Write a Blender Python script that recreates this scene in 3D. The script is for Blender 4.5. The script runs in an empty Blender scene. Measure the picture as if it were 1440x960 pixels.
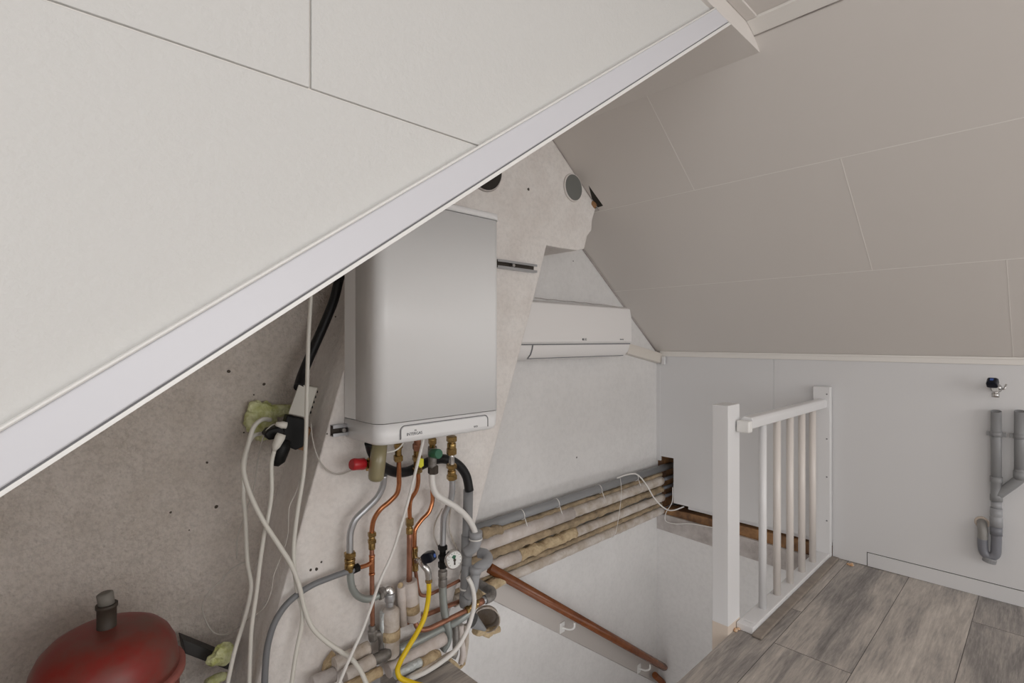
import bpy, bmesh, math, random
from mathutils import Vector, Matrix, noise
random.seed(7)
C = bpy.context.scene.collection
# ------------------------------------------------------------------ camera model
H = 1.15                       # eye height above the attic floor
F = 726.0                      # focal length in pixels of a 1440 px wide frame
CY = 478.0
CB, SB = 0.722, 0.692          # camera right = (CB,-SB), forward = (SB,CB)
XK = 2.713 * H                 # knee wall plane
YG = 1.600 * H                 # gable wall plane
YP = 1.380 * H                 # front of the leaning chimney breast
YW = 0.583 * H                 # dormer cheek
ZF = -H                        # floor
SR = 0.75                      # slope of the right roof
ZK = -0.071 * H                # right roof at the knee wall
ZN = 0.819 * H                 # niche ceiling
ZC = 0.872 * H                 # dormer ceiling

def ray(px, py):
    u = (px - 720.0) / F
    return Vector((CB * u + SB, -SB * u + CB, -(py - CY) / F))
def pix(px, py, x=None, y=None, z=None):
    d = ray(px, py)
    t = x / d.x if x is not None else (y / d.y if y is not None else z / d.z)
    return d * t
def roof_r(px, py):
    d = ray(px, py)
    return d * ((ZK + SR * XK) / (d.z + SR * d.x))
def depth(p): return SB * p.x + CB * p.y
def K(px, py, off=0.0): return pix(px, py, y=YP - off)      # relative to chimney breast face
def G(px, py, off=0.0): return pix(px, py, y=YG - off)      # relative to gable wall face
def rad(w, p): return 0.5 * w / F * depth(p)

# ------------------------------------------------------------------ materials
def mat(name, col, rough=0.6, metal=0.0, bump=0.0, bscale=60.0, var=0.0, vscale=4.0, col2=None, spec=0.5, coat=0.0, pits=0.0, speck=0.0, sscale=70):
    m = bpy.data.materials.new(name); m.use_nodes = True
    nt = m.node_tree; N = nt.nodes; L = nt.links
    b = N['Principled BSDF']
    b.inputs['Base Color'].default_value = (*col, 1); b.inputs['Roughness'].default_value = rough
    b.inputs['Metallic'].default_value = metal
    b.inputs['Specular IOR Level'].default_value = spec
    if coat: b.inputs['Coat Weight'].default_value = coat; b.inputs['Coat Roughness'].default_value = 0.15
    tc = N.new('ShaderNodeTexCoord')
    if var > 0 or col2:
        n = N.new('ShaderNodeTexNoise'); n.inputs['Scale'].default_value = vscale; n.inputs['Detail'].default_value = 8
        n.inputs['Roughness'].default_value = 0.65
        L.new(tc.outputs['Object'], n.inputs['Vector'])
        r = N.new('ShaderNodeValToRGB')
        c2 = col2 if col2 else tuple(c * (1 - var) for c in col)
        r.color_ramp.elements[0].color = (*c2, 1); r.color_ramp.elements[1].color = (*col, 1)
        r.color_ramp.elements[0].position = 0.34; r.color_ramp.elements[1].position = 0.62
        L.new(n.outputs['Fac'], r.inputs['Fac'])
        out = r.outputs['Color']
        if speck > 0:
            n3 = N.new('ShaderNodeTexNoise'); n3.inputs['Scale'].default_value = sscale; n3.inputs['Detail'].default_value = 5; n3.inputs['Roughness'].default_value = 0.7
            L.new(tc.outputs['Object'], n3.inputs['Vector'])
            r3 = N.new('ShaderNodeValToRGB'); k3 = 1 - speck
            r3.color_ramp.elements[0].position = 0.36; r3.color_ramp.elements[0].color = (k3, k3, k3, 1)
            r3.color_ramp.elements[1].position = 0.56; r3.color_ramp.elements[1].color = (1, 1, 1, 1)
            L.new(n3.outputs['Fac'], r3.inputs['Fac'])
            m3 = N.new('ShaderNodeMix'); m3.data_type = 'RGBA'; m3.blend_type = 'MULTIPLY'; m3.inputs['Factor'].default_value = 1
            L.new(out, m3.inputs['A']); L.new(r3.outputs['Color'], m3.inputs['B']); out = m3.outputs['Result']
        if pits > 0:
            v = N.new('ShaderNodeTexVoronoi'); v.inputs['Scale'].default_value = 11.0
            L.new(tc.outputs['Object'], v.inputs['Vector'])
            wn = N.new('ShaderNodeMath'); wn.operation = 'LESS_THAN'; wn.inputs[1].default_value = pits
            L.new(v.outputs['Distance'], wn.inputs[0])
            mx = N.new('ShaderNodeMix'); mx.data_type = 'RGBA'
            L.new(wn.outputs[0], mx.inputs['Factor']); L.new(out, mx.inputs['A'])
            mx.inputs['B'].default_value = (0.10, 0.085, 0.07, 1)
            out = mx.outputs['Result']
        L.new(out, b.inputs['Base Color'])
    if bump > 0:
        n2 = N.new('ShaderNodeTexNoise'); n2.inputs['Scale'].default_value = bscale; n2.inputs['Detail'].default_value = 6
        L.new(tc.outputs['Object'], n2.inputs['Vector'])
        bp = N.new('ShaderNodeBump'); bp.inputs['Strength'].default_value = bump; bp.inputs['Distance'].default_value = 0.01
        L.new(n2.outputs['Fac'], bp.inputs['Height']); L.new(bp.outputs['Normal'], b.inputs['Normal'])
    return m

def floor_mat():
    m = bpy.data.materials.new('grey_oak_laminate'); m.use_nodes = True
    nt = m.node_tree; N = nt.nodes; L = nt.links
    b = N['Principled BSDF']; b.inputs['Roughness'].default_value = 0.48; b.inputs['Specular IOR Level'].default_value = 0.35
    tc = N.new('ShaderNodeTexCoord'); sx = N.new('ShaderNodeSeparateXYZ'); L.new(tc.outputs['Object'], sx.inputs[0])
    def M(op, a, bb=None, c=None):
        n = N.new('ShaderNodeMath'); n.operation = op
        for i, v in enumerate((a, bb, c)):
            if v is None: continue
            if isinstance(v, (int, float)): n.inputs[i].default_value = v
            else: L.new(v, n.inputs[i])
        return n.outputs[0]
    W, LEN = 0.2525, 1.38
    yy = M('DIVIDE', M('SUBTRACT', sx.outputs['Y'], 0.223), W)
    k = M('FLOOR', yy); fy = M('FRACT', yy)
    xo = M('SUBTRACT', sx.outputs['X'], M('ADD', M('MULTIPLY', k, 0.3185), 1.7585))
    xx = M('DIVIDE', M('ADD', xo, LEN * 20), LEN)
    j = M('FLOOR', xx); fx = M('FRACT', xx)
    cb = N.new('ShaderNodeCombineXYZ'); L.new(k, cb.inputs[0]); L.new(j, cb.inputs[1])
    wn = N.new('ShaderNodeTexWhiteNoise'); wn.noise_dimensions = '3D'; L.new(cb.outputs[0], wn.inputs['Vector'])
    # grain, shifted per plank
    def stretched(sxx, syy, detail, rough, dist=0.0, sc=1.0):
        cv = N.new('ShaderNodeCombineXYZ')
        L.new(M('ADD', M('MULTIPLY', sx.outputs['X'], sxx), M('MULTIPLY', wn.outputs['Value'], 37.0)), cv.inputs[0])
        L.new(M('MULTIPLY', sx.outputs['Y'], syy), cv.inputs[1]); L.new(M('MULTIPLY', wn.outputs['Value'], 91.0), cv.inputs[2])
        t = N.new('ShaderNodeTexNoise'); t.inputs['Scale'].default_value = sc; t.inputs['Detail'].default_value = detail
        t.inputs['Roughness'].default_value = rough; t.inputs['Distortion'].default_value = dist
        L.new(cv.outputs[0], t.inputs['Vector']); return t.outputs['Fac']
    big = stretched(1.6, 7.0, 5, 0.6, 0.9)
    mid = stretched(3.5, 38.0, 8, 0.7, 0.6)
    fine = stretched(9.0, 120.0, 5, 0.75, 0.4)
    s = M('ADD', M('ADD', M('MULTIPLY', big, 0.50), M('MULTIPLY', mid, 0.34)), M('ADD', M('MULTIPLY', fine, 0.34), M('MULTIPLY', wn.outputs['Value'], 0.10)))
    r = N.new('ShaderNodeValToRGB'); e = r.color_ramp.elements
    e[0].position = 0.42; e[0].color = (0.15, 0.138, 0.132, 1)
    e[1].position = 0.80; e[1].color = (0.72, 0.655, 0.59, 1)
    a = e.new(0.55); a.color = (0.31, 0.285, 0.268, 1)
    a = e.new(0.66); a.color = (0.50, 0.452, 0.41, 1)
    L.new(s, r.inputs['Fac'])
    # joints
    g1 = M('LESS_THAN', M('MINIMUM', fy, M('SUBTRACT', 1.0, fy)), 0.0045)
    g2 = M('LESS_THAN', M('MINIMUM', fx, M('SUBTRACT', 1.0, fx)), 0.0011)
    g = M('MAXIMUM', g1, g2)
    mx = N.new('ShaderNodeMix'); mx.data_type = 'RGBA'; L.new(g, mx.inputs['Factor']); L.new(r.outputs['Color'], mx.inputs['A'])
    mx.inputs['B'].default_value = (0.07, 0.06, 0.055, 1); L.new(mx.outputs['Result'], b.inputs['Base Color'])
    bp = N.new('ShaderNodeBump'); bp.inputs['Strength'].default_value = 0.25; bp.inputs['Distance'].default_value = 0.002
    L.new(M('SUBTRACT', M('MULTIPLY', M('ADD', mid, fine), 0.5), g), bp.inputs['Height']); L.new(bp.outputs['Normal'], b.inputs['Normal'])
    return m

M = {}
M['panel'] = mat('white_wallboard', (0.64, 0.635, 0.62), 0.7, bump=0.17, bscale=120)
M['roofpanel'] = mat('white_roof_panel', (0.715, 0.675, 0.64), 0.65, bump=0.04, bscale=90)
M['seam'] = mat('panel_seam', (0.84, 0.81, 0.77), 0.6)
M['knee'] = mat('white_knee_panel', (0.74, 0.735, 0.74), 0.45)
M['trimwhite'] = mat('white_profile', (0.67, 0.67, 0.71), 0.35)
M['lip'] = mat('white_bead', (0.83, 0.82, 0.80), 0.35)
M['plaster'] = mat('painted_plaster', (0.80, 0.785, 0.775), 0.85, bump=0.35, bscale=45, var=0.06, vscale=3.0, speck=0.05, sscale=40)
M['breast'] = mat('rough_white_plaster', (0.85, 0.815, 0.785), 0.9, bump=0.55, bscale=38, col2=(0.77, 0.72, 0.685), vscale=5, speck=0.08, sscale=60)
M['niche'] = mat('rough_grey_plaster', (0.66, 0.60, 0.55), 0.95, bump=1.0, bscale=70, col2=(0.57, 0.51, 0.455), vscale=6, speck=0.16, sscale=85)
M['concrete'] = mat('concrete_and_shadow_line', (0.55, 0.51, 0.49), 0.9, bump=0.6, bscale=40, col2=(0.38, 0.34, 0.32), vscale=9)
M['wood_old'] = mat('old_timber', (0.36, 0.19, 0.08), 0.7, bump=0.3, bscale=40, col2=(0.12, 0.06, 0.03), vscale=9)
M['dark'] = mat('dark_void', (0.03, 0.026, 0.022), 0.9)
M['darkhole'] = mat('drill_hole_brown', (0.075, 0.06, 0.048), 0.95)
M['floor'] = floor_mat()
M['floorprofile'] = mat('floor_profile', (0.30, 0.255, 0.215), 0.5, col2=(0.22, 0.185, 0.16), vscale=20)
M['boiler'] = mat('white_enamel', (0.86, 0.865, 0.87), 0.32)
M['boilerplastic'] = mat('white_plastic', (0.86, 0.86, 0.865), 0.35)
M['ac'] = mat('white_ac_plastic', (0.83, 0.81, 0.80), 0.3)
M['beigeplastic'] = mat('beige_duct_plastic', (0.74, 0.69, 0.63), 0.5)
M['ink'] = mat('grey_lettering', (0.09, 0.09, 0.10), 0.6)
M['greyline'] = mat('grey_gap', (0.22, 0.22, 0.23), 0.6)
M['paint'] = mat('white_gloss_paint', (0.80, 0.795, 0.80), 0.3, bump=0.03, bscale=30)
M['paintcream'] = mat('cream_gloss_paint', (0.78, 0.725, 0.68), 0.3)
M['primer'] = mat('bare_primer', (0.72, 0.62, 0.53), 0.7)
M['copper'] = mat('copper', (0.64, 0.27, 0.13), 0.24, 1.0, col2=(0.42, 0.165, 0.075), vscale=18)
M['copperdull'] = mat('dull_copper', (0.42, 0.20, 0.13), 0.45, 0.7, col2=(0.28, 0.13, 0.08), vscale=22)
M['brass'] = mat('brass', (0.48, 0.33, 0.13), 0.26, 1.0, col2=(0.27, 0.17, 0.07), vscale=40)
M['chrome'] = mat('chrome', (0.62, 0.61, 0.60), 0.22, 0.95)
M['steel'] = mat('galvanised_steel', (0.50, 0.51, 0.53), 0.36, 0.8)
M['greenpipe'] = mat('grey_green_steel', (0.33, 0.355, 0.34), 0.36, 0.35)
M['iron'] = mat('aged_iron_fitting', (0.30, 0.285, 0.27), 0.5, 0.6, col2=(0.18, 0.165, 0.15), vscale=40)
M['pvc'] = mat('grey_pvc', (0.265, 0.268, 0.275), 0.38)
M['pvclight'] = mat('light_grey_pvc', (0.34, 0.345, 0.36), 0.4)
M['pvcdark'] = mat('slate_pvc', (0.20, 0.205, 0.23), 0.32)
M['pvcbeige'] = mat('grey_beige_pvc', (0.30, 0.29, 0.275), 0.45)
M['rubber'] = mat('black_rubber', (0.010, 0.010, 0.011), 0.45, spec=0.35)
M['blackp'] = mat('black_plastic', (0.006, 0.006, 0.006), 0.5, spec=0.25)
M['khaki'] = mat('translucent_trap', (0.27, 0.235, 0.13), 0.3, coat=0.3)
M['red'] = mat('red_plastic', (0.45, 0.018, 0.025), 0.35)
M['green'] = mat('green_plastic', (0.035, 0.14, 0.08), 0.4)
M['yellow'] = mat('yellow_gas_hose', (0.80, 0.56, 0.008), 0.4)
M['yellowtag'] = mat('yellow_tag', (0.75, 0.72, 0.05), 0.5)
M['blueknob'] = mat('navy_knob', (0.006, 0.008, 0.016), 0.35, spec=0.3)
M['bluemark'] = mat('blue_mark', (0.06, 0.13, 0.42), 0.5)
M['whitehose'] = mat('white_hose', (0.80, 0.78, 0.75), 0.45)
M['cable'] = mat('white_cable', (0.72, 0.70, 0.64), 0.45)
M['cablegrey'] = mat('grey_cable', (0.20, 0.205, 0.215), 0.45)
M['thinwire'] = mat('thin_grey_wire', (0.50, 0.47, 0.43), 0.5)
M['foampipe'] = mat('dusty_pipe_lagging', (0.63, 0.58, 0.54), 0.9, bump=0.4, bscale=60, col2=(0.42, 0.345, 0.27), vscale=13)
M['foampink'] = mat('pale_pipe_lagging', (0.68, 0.62, 0.59), 0.9, bump=0.3, bscale=60, col2=(0.54, 0.47, 0.42), vscale=12)
M['wool'] = mat('brown_wool_wrap', (0.44, 0.335, 0.215), 0.95, bump=1.0, bscale=50, col2=(0.24, 0.185, 0.12), vscale=16)
M['wooly'] = mat('ochre_wool', (0.62, 0.49, 0.31), 0.95, bump=1.0, bscale=60, col2=(0.40, 0.29, 0.17), vscale=20)
M['pur'] = mat('green_foam', (0.74, 0.76, 0.47), 0.9, bump=0.9, bscale=70, col2=(0.44, 0.46, 0.16), vscale=26)
M['foil'] = mat('aluminium_foil', (0.62, 0.66, 0.66), 0.4, 0.4, bump=0.6, bscale=60)
M['handrail'] = mat('varnished_wood', (0.23, 0.072, 0.02), 0.25, col2=(0.15, 0.042, 0.012), vscale=7)
M['stringer'] = mat('grey_beige_board', (0.54, 0.50, 0.47), 0.55)
M['tank'] = mat('dusty_red_enamel', (0.25, 0.018, 0.012), 0.4, col2=(0.17, 0.065, 0.05), vscale=7)
M['tankflange'] = mat('dull_red_flange', (0.34, 0.11, 0.09), 0.6)
M['darkstub'] = mat('dark_pipe_stub', (0.05, 0.038, 0.028), 0.6)
M['stubcap'] = mat('grey_stub_end', (0.20, 0.185, 0.165), 0.7)
M['blackwood'] = mat('black_board', (0.035, 0.034, 0.033), 0.6, bump=0.2)
M['brownwood'] = mat('brown_block', (0.24, 0.115, 0.045), 0.6)
M['boxplastic'] = mat('ivory_box', (0.62, 0.60, 0.54), 0.45)
M['flue'] = mat('grey_flue_plate', (0.165, 0.17, 0.16), 0.5)
M['dial'] = mat('dial_white', (0.82, 0.82, 0.80), 0.4)
M['grate'] = mat('orange_putty', (0.65, 0.33, 0.13), 0.8, col2=(0.75, 0.62, 0.48), vscale=60)

# ------------------------------------------------------------------ mesh helpers
class MB:
    def __init__(s): s.bm = bmesh.new(); s.mi = 0
    def _f(s, vs, smooth=False):
        try:
            f = s.bm.faces.new(vs); f.smooth = smooth; f.material_index = s.mi; return f
        except ValueError: return None
    def box(s, a, b):
        x0, y0, z0 = (min(a[i], b[i]) for i in range(3)); x1, y1, z1 = (max(a[i], b[i]) for i in range(3))
        v = [s.bm.verts.new(p) for p in ((x0,y0,z0),(x1,y0,z0),(x1,y1,z0),(x0,y1,z0),(x0,y0,z1),(x1,y0,z1),(x1,y1,z1),(x0,y1,z1))]
        for q in ((3,2,1,0),(4,5,6,7),(0,1,5,4),(1,2,6,5),(2,3,7,6),(3,0,4,7)): s._f([v[i] for i in q])
        return s
    def prism(s, pts, ext):
        """polygon of 3-D points swept by vector ext"""
        ext = Vector(ext); n = len(pts)
        a = [s.bm.verts.new(p) for p in pts]; b = [s.bm.verts.new(Vector(p) + ext) for p in pts]
        s._f(a[::-1]); s._f(b)
        for i in range(n): s._f([a[i], a[(i+1) % n], b[(i+1) % n], b[i]])
        return s
    def ring(s, c, u, v, r, n, ph=0.0):
        return [s.bm.verts.new(c + u * (r * math.cos(2*math.pi*i/n + ph)) + v * (r * math.sin(2*math.pi*i/n + ph))) for i in range(n)]
    def lathe(s, p0, p1, prof, n=20, smooth=True, squash=None):
        """prof: (t along p0->p1, radius)"""
        p0, p1 = Vector(p0), Vector(p1); d = (p1 - p0)
        w = d.normalized(); u = w.orthogonal().normalized()
        if abs(w.z) < 0.95: u = w.cross(Vector((0,0,1))).normalized()
        v = w.cross(u)
        rs = [s.ring(p0 + d * t, u, v, max(r, 1e-5), n, math.pi/n) for t, r in prof]
        for a, b in zip(rs, rs[1:]):
            for i in range(n): s._f([a[i], a[(i+1) % n], b[(i+1) % n], b[i]], smooth)
        s._f(rs[0][::-1]); s._f(rs[-1]); return s
    def cyl(s, p0, p1, r, n=20, r2=None): return s.lathe(p0, p1, [(0, r), (1, r if r2 is None else r2)], n)
    def hexnut(s, p0, p1, r):
        return s.lathe(p0, p1, [(0, r*0.88), (0.12, r), (0.88, r), (1, r*0.88)], 6, False)
    def tube(s, pts, r, n=14, smooth=5, closed_caps=True, wob=0.0, rf=None, open_end=0.0):
        P = [Vector(p) for p in pts]
        if smooth > 1 and len(P) > 2: P = spline(P, smooth)
        elif len(P) == 2 and (wob > 0 or rf): P = [P[0].lerp(P[1], i/40) for i in range(41)]
        T = []
        for i in range(len(P)):
            T.append((P[min(i+1, len(P)-1)] - P[max(i-1, 0)]).normalized())
        u = T[0].orthogonal().normalized()
        if abs(T[0].z) < 0.95: u = T[0].cross(Vector((0,0,1))).normalized()
        rings = []
        for i, (p, t) in enumerate(zip(P, T)):
            u = (u - t * u.dot(t)).normalized(); v = t.cross(u)
            rr = r * (rf(i/(len(P)-1)) if rf else 1)
            if wob > 0:
                ring = []
                for k in range(n):
                    a = 2*math.pi*k/n; q = p + u*(rr*math.cos(a)) + v*(rr*math.sin(a))
                    w = 1 + wob * noise.noise(q * 28) + wob * 0.6 * noise.noise(q * 70)
                    ring.append(s.bm.verts.new(p + (q - p) * w))
            else: ring = s.ring(p, u, v, rr, n)
            rings.append(ring)
        if open_end:                       # hollow far end
            p, t = P[-1], T[-1]
            rings.append(s.ring(p, u, v, r*(1-open_end), n)); rings.append(s.ring(p - t*r*3, u, v, r*(1-open_end), n))
        for a, b in zip(rings, rings[1:]):
            for i in range(n): s._f([a[i], a[(i+1) % n], b[(i+1) % n], b[i]], True)
        if closed_caps: s._f(rings[0][::-1]); s._f(rings[-1])
        return s
    def blob(s, c, r, sq=(1,1,1), amp=0.35, fr=18, sub=4, flat=None):
        t = bmesh.new(); bmesh.ops.create_icosphere(t, subdivisions=sub, radius=1)
        vm = {}
        for v in t.verts:
            d = v.co.normalized(); q = Vector((d.x*sq[0], d.y*sq[1], d.z*sq[2])) * r
            k = 1 + amp * noise.noise((c + q) * fr) + amp*0.5 * noise.noise((c + q) * fr * 2.7)
            vm[v.index] = s.bm.verts.new(c + q * k)
        for f in t.faces: s._f([vm[v.index] for v in f.verts], True)
        t.free(); return s
    def build(s, name, material, parent=None, bevel=0.0, seg=2, autosmooth=True):
        bmesh.ops.recalc_face_normals(s.bm, faces=s.bm.faces)
        me = bpy.data.meshes.new(name); s.bm.to_mesh(me); s.bm.free()
        for m_ in (material if isinstance(material, (list, tuple)) else [material]): me.materials.append(m_)
        o = bpy.data.objects.new(name, me); C.objects.link(o)
        if parent is not None:
            o.parent = parent; o.matrix_parent_inverse = parent_world(parent).inverted()
        if bevel > 0:
            b = o.modifiers.new('edge', 'BEVEL'); b.width = bevel; b.segments = seg; b.limit_method = 'ANGLE'; b.angle_limit = math.radians(40)
            for p in me.polygons: p.use_smooth = True
            w = o.modifiers.new('wn', 'WEIGHTED_NORMAL'); w.keep_sharp = False
        return o
def parent_world(p):
    return Matrix.Translation(p.location) if p.type == 'EMPTY' else Matrix.Identity(4)
def spline(P, k):
    out = []
    for i in range(len(P)-1):
        p0 = P[max(i-1,0)]; p1 = P[i]; p2 = P[i+1]; p3 = P[min(i+2,len(P)-1)]
        # centripetal catmull-rom
        def tj(ti, a, b): return ti + max((b-a).length, 1e-6)**0.5
        if i == 0: p0 = p1 + (p1-p2)
        if i+2 > len(P)-1: p3 = p2 + (p2-p1)
        t0 = 0; t1 = tj(t0,p0,p1); t2 = tj(t1,p1,p2); t3 = tj(t2,p2,p3)
        for j in range(k):
            t = t1 + (t2-t1)*j/k
            A1 = p0*((t1-t)/(t1-t0)) + p1*((t-t0)/(t1-t0)); A2 = p1*((t2-t)/(t2-t1)) + p2*((t-t1)/(t2-t1)); A3 = p2*((t3-t)/(t3-t2)) + p3*((t-t2)/(t3-t2))
            B1 = A1*((t2-t)/(t2-t0)) + A2*((t-t0)/(t2-t0)); B2 = A2*((t3-t)/(t3-t1)) + A3*((t-t1)/(t3-t1))
            out.append(B1*((t2-t)/(t2-t1)) + B2*((t-t1)/(t2-t1)))
    out.append(P[-1]); return out
def thing(name, label, cat, loc, group=None):
    o = bpy.data.objects.new(name, None); C.objects.link(o); o.location = loc; o.empty_display_size = 0.05
    o['label'] = label; o['category'] = cat
    if group: o['group'] = group
    return o
def tag(o, label, cat, group=None):
    o['label'] = label; o['category'] = cat
    if group: o['group'] = group
    return o
def struct(o, label=None):
    o['kind'] = 'structure'
    if label: o['label'] = label
    return o
def text(s, size, origin, xdir, zdir, material, name, parent, ext=0.0006, align='CENTER'):
    cu = bpy.data.curves.new(name, 'FONT'); cu.body = s; cu.size = size; cu.extrude = ext; cu.align_x = align; cu.align_y = 'CENTER'
    tmp = bpy.data.objects.new(name, cu); C.objects.link(tmp)
    me = bpy.data.meshes.new_from_object(tmp.evaluated_get(bpy.context.evaluated_depsgraph_get()))
    bpy.data.objects.remove(tmp); me.materials.clear(); me.materials.append(material)
    o = bpy.data.objects.new(name, me); C.objects.link(o)
    x = Vector(xdir).normalized(); z = Vector(zdir).normalized(); y = z; n = x.cross(y)
    o.parent = parent
    me.transform(Matrix.Translation(origin) @ Matrix((x, y, n)).transposed().to_4x4())
    o.matrix_parent_inverse = parent_world(parent).inverted()
    return o

# ------------------------------------------------------------------ setting
YB = -3.2        # how far the attic runs behind the photographer
XL = -1.45       # dormer front
# floor with stair opening
XO = 1.117; YO = 0.868; YE = 1.495
m = MB()
m.prism([(XL,YB,ZF),(XK+.1,YB,ZF),(XK+.1,0.80,ZF),(XK-0.0,0.80,ZF),(XK-0.0,YO,ZF),(XO,YO,ZF),(XO,YG+.1,ZF),(XL,YG+.1,ZF)], (0,0,-0.03))
struct(m.build('floor', M['floor']), 'grey oak laminate floor around the stair opening')
m = MB(); m.prism([(XL,YB,ZF-.03),(XK,YB,ZF-.03),(XK,YO-.02,ZF-.03),(XO-.02,YO-.02,ZF-.03),(XO-.02,YG,ZF-.03),(XL,YG,ZF-.03)], (0,0,-0.22))
struct(m.build('floor_joist_slab', M['plaster']), 'floor build-up below the laminate')
# gable wall
m = MB()
xr = lambda z: XK - (z - ZK) / SR
m.prism([(XL,YG,-2.9),(XK+.6,YG,-2.9),(XK+.6,YG,ZK),(XK,YG,ZK),(xr(ZC+.1),YG,ZC+.1),(XL,YG,ZC+.1)], (0,0.1,0))
gw = struct(m.build('wall_back', [M['plaster']]), 'white plastered gable wall behind the stairwell')
m = MB(); m.prism([(XL,YG-.012,ZF),(0.95,YG-.012,ZF),(0.95,YG-.012,0.6),(XL,YG-.012,0.6)], (0,0.012,0))
struct(m.build('wall_niche', M['niche']), 'rough grey plaster under the roof slope')
# leaning chimney breast
def PK(px,py): p = K(px,py); return (p.x, YP, p.z)
pl1, pl2 = K(482,527), K(367,941)
def left_edge(z): return pl2.x + (pl1.x-pl2.x)*(z-pl2.z)/(pl1.z-pl2.z)
outline = [(left_edge(ZF-.25),YP,ZF-.25)]
outline += [(left_edge(z),YP,z) for z in (-0.9,-0.5,-0.1,0.3,0.6,ZN)]
outline += [(xr(ZN)-.004,YP,ZN)]
outline += [PK(*q) for q in ((781,199),(800,224),(822,254),(834,276),(838,292),(833,310),(832,324),(826,332),(822,350),(812,352),(790,349),(769,345))]
outline += [PK(757,396),PK(728,508),PK(697,626),PK(668,740),PK(645,815),PK(633,862)]
outline += [(K(633,862).x-.03,YP,ZF-.25)]
m = MB(); nO = len(outline)
fa = [m.bm.verts.new(q) for q in outline]
fb = [m.bm.verts.new((q[0] - (.32 if (i >= 8 and q[2] < .36) else 0), YG, q[2])) for i, q in enumerate(outline)]
m._f(fa[::-1]); m._f(fb)
for i in range(nO): m._f([fa[i], fa[(i+1) % nO], fb[(i+1) % nO], fb[i]])
struct(m.build('wall_chimney_breast', M['breast'], bevel=0.006), 'leaning plastered chimney breast behind the boiler')
# plaster step beside boiler
# dormer cheek : three wallboards above the roof edge
zs = pix(437,125,y=YW).z; xs = pix(437,100,y=YW).x
def edge_line(q0, q1, y):
    a_, b_ = pix(*q0, y=y), pix(*q1, y=y); k_ = (b_.z-a_.z)/(b_.x-a_.x); return (a_.z - k_*a_.x, k_)
YT = YW - .012
E_LOW = edge_line((260,531.5),(1000,52.5),YT)
E_LINE = edge_line((260,521.5),(1000,46.5),YT)
E_UP = edge_line((260,452.5),(1000,15.5),YT)
def cut(x): return E_UP[0] - .012 + E_UP[1]*x
G_ = 0.0014
def xcut(z): return (z - E_UP[0] + .012)/E_UP[1]
m = MB()
T_ = (0,0.012,0)
m.prism([(XL,YW,cut(XL)),(xcut(zs-G_),YW,zs-G_),(XL,YW,zs-G_)], T_)
m.prism([(XL,YW,zs+G_),(xs-G_,YW,zs+G_),(xs-G_,YW,ZC),(XL,YW,ZC)], T_)
m.prism([(xs+G_,YW,zs+G_),(xcut(zs+G_),YW,zs+G_),(xcut(ZC),YW,ZC),(xs+G_,YW,ZC)], T_)
struct(m.build('wall_left', M['panel'], bevel=0.0012), 'textured white wallboard dormer cheek above the sloping roof edge')
m = MB(); m.prism([(XL,YW+.0045,cut(XL)),(xcut(ZC),YW+.0045,ZC),(XL,YW+.0045,ZC)], (0,0.006,0))
struct(m.build('wall_left_batten', M['seam']))
# left roof slope behind the cheek
def low(x): return E_UP[0] + .02 + E_LOW[1]*x
XT = (ZN - low(0))/E_LOW[1]
m = MB(); m.prism([(XL,YW+.02,low(XL)),(XT,YW+.02,low(XT)),(XT,YW+.02,low(XT)+.09),(XL,YW+.02,low(XL)+.09)], (0,YG-YW-.02,0))
struct(m.build('ceiling_left_slope', M['roofpanel']))
# edge profile of the roof slope
def bandpoly(lo, up, y0, dlo=0, dup=0):
    zl = lambda x: lo[0]+dlo+lo[1]*x
    zu = lambda x: up[0]+dup+up[1]*x
    return [(XL,y0,zl(XL)),((ZN-lo[0]-dlo)/lo[1],y0,ZN),((ZN-up[0]-dup)/up[1],y0,ZN),(XL,y0,zu(XL))]
m = MB(); m.prism(bandpoly(E_LINE,E_UP,YT,.0005), (0,0.034,0)); tr = m.build('trim_1', M['trimwhite'], bevel=0.0025)
struct(tr, 'white edge profile along the sloping roof edge')
m = MB(); m.prism(bandpoly(E_UP,E_UP,YT-.003,-.001,.004), (0,0.02,0)); m.build('trim_halo', M['lip'], tr, bevel=0.002)  # whiter strip paints the bright halo along the upper edge
m = MB(); m.prism(bandpoly(E_LOW,E_LINE,YT+.001,0,-.002), (0,0.05,0)); m.build('trim_bead', M['lip'], tr, bevel=0.004, seg=3)
m = MB(); m.prism(bandpoly(E_LINE,E_LINE,YT+.004,-.004,.002), (0,0.02,0)); m.build('trim_groove', M['greyline'], tr)
# niche ceiling, dormer ceiling, cornice board
m = MB(); m.box((XT-.25,YW-.0115,ZN-.0006),(xr(ZN)+.0,YG,ZN+.02)); struct(m.build('ceiling_niche', M['roofpanel']))
m = MB(); m.box((XL,YB,ZC),(xr(ZC)+.0,YW+.012,ZC+.02)); struct(m.build('ceiling', M['roofpanel']), 'flat white dormer ceiling')
xe = xr(ZN)
m = MB(); m.prism([(XL,YW-.012,ZN),(xe,YW-.012,ZN),(xr(ZC),YW-.012,ZC),(XL,YW-.012,ZC)], (0,0.04,0))
struct(m.build('trim_2', M['roofpanel'], bevel=0.002), 'cornice board over the cheek')
m = MB(); m.box((XL,YW-.045,ZC-.008),(xr(ZC)-.03,YW-.0125,ZC-.0002)); struct(m.build('trim_3', M['roofpanel'], bevel=0.002))
zt = ZC - .027
m = MB()
m.prism([(xr(ZC)-.028,YB,ZC-.0002),(xr(ZC)-.001,YB,ZC-.0002),(xr(zt)-.001,YB,zt),(xr(zt)-.008,YB,zt),(xr(ZC)-.02,YB,ZC-.010),(xr(ZC)-.028,YB,ZC-.010)], (0,YW-.0125-YB,0))
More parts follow.
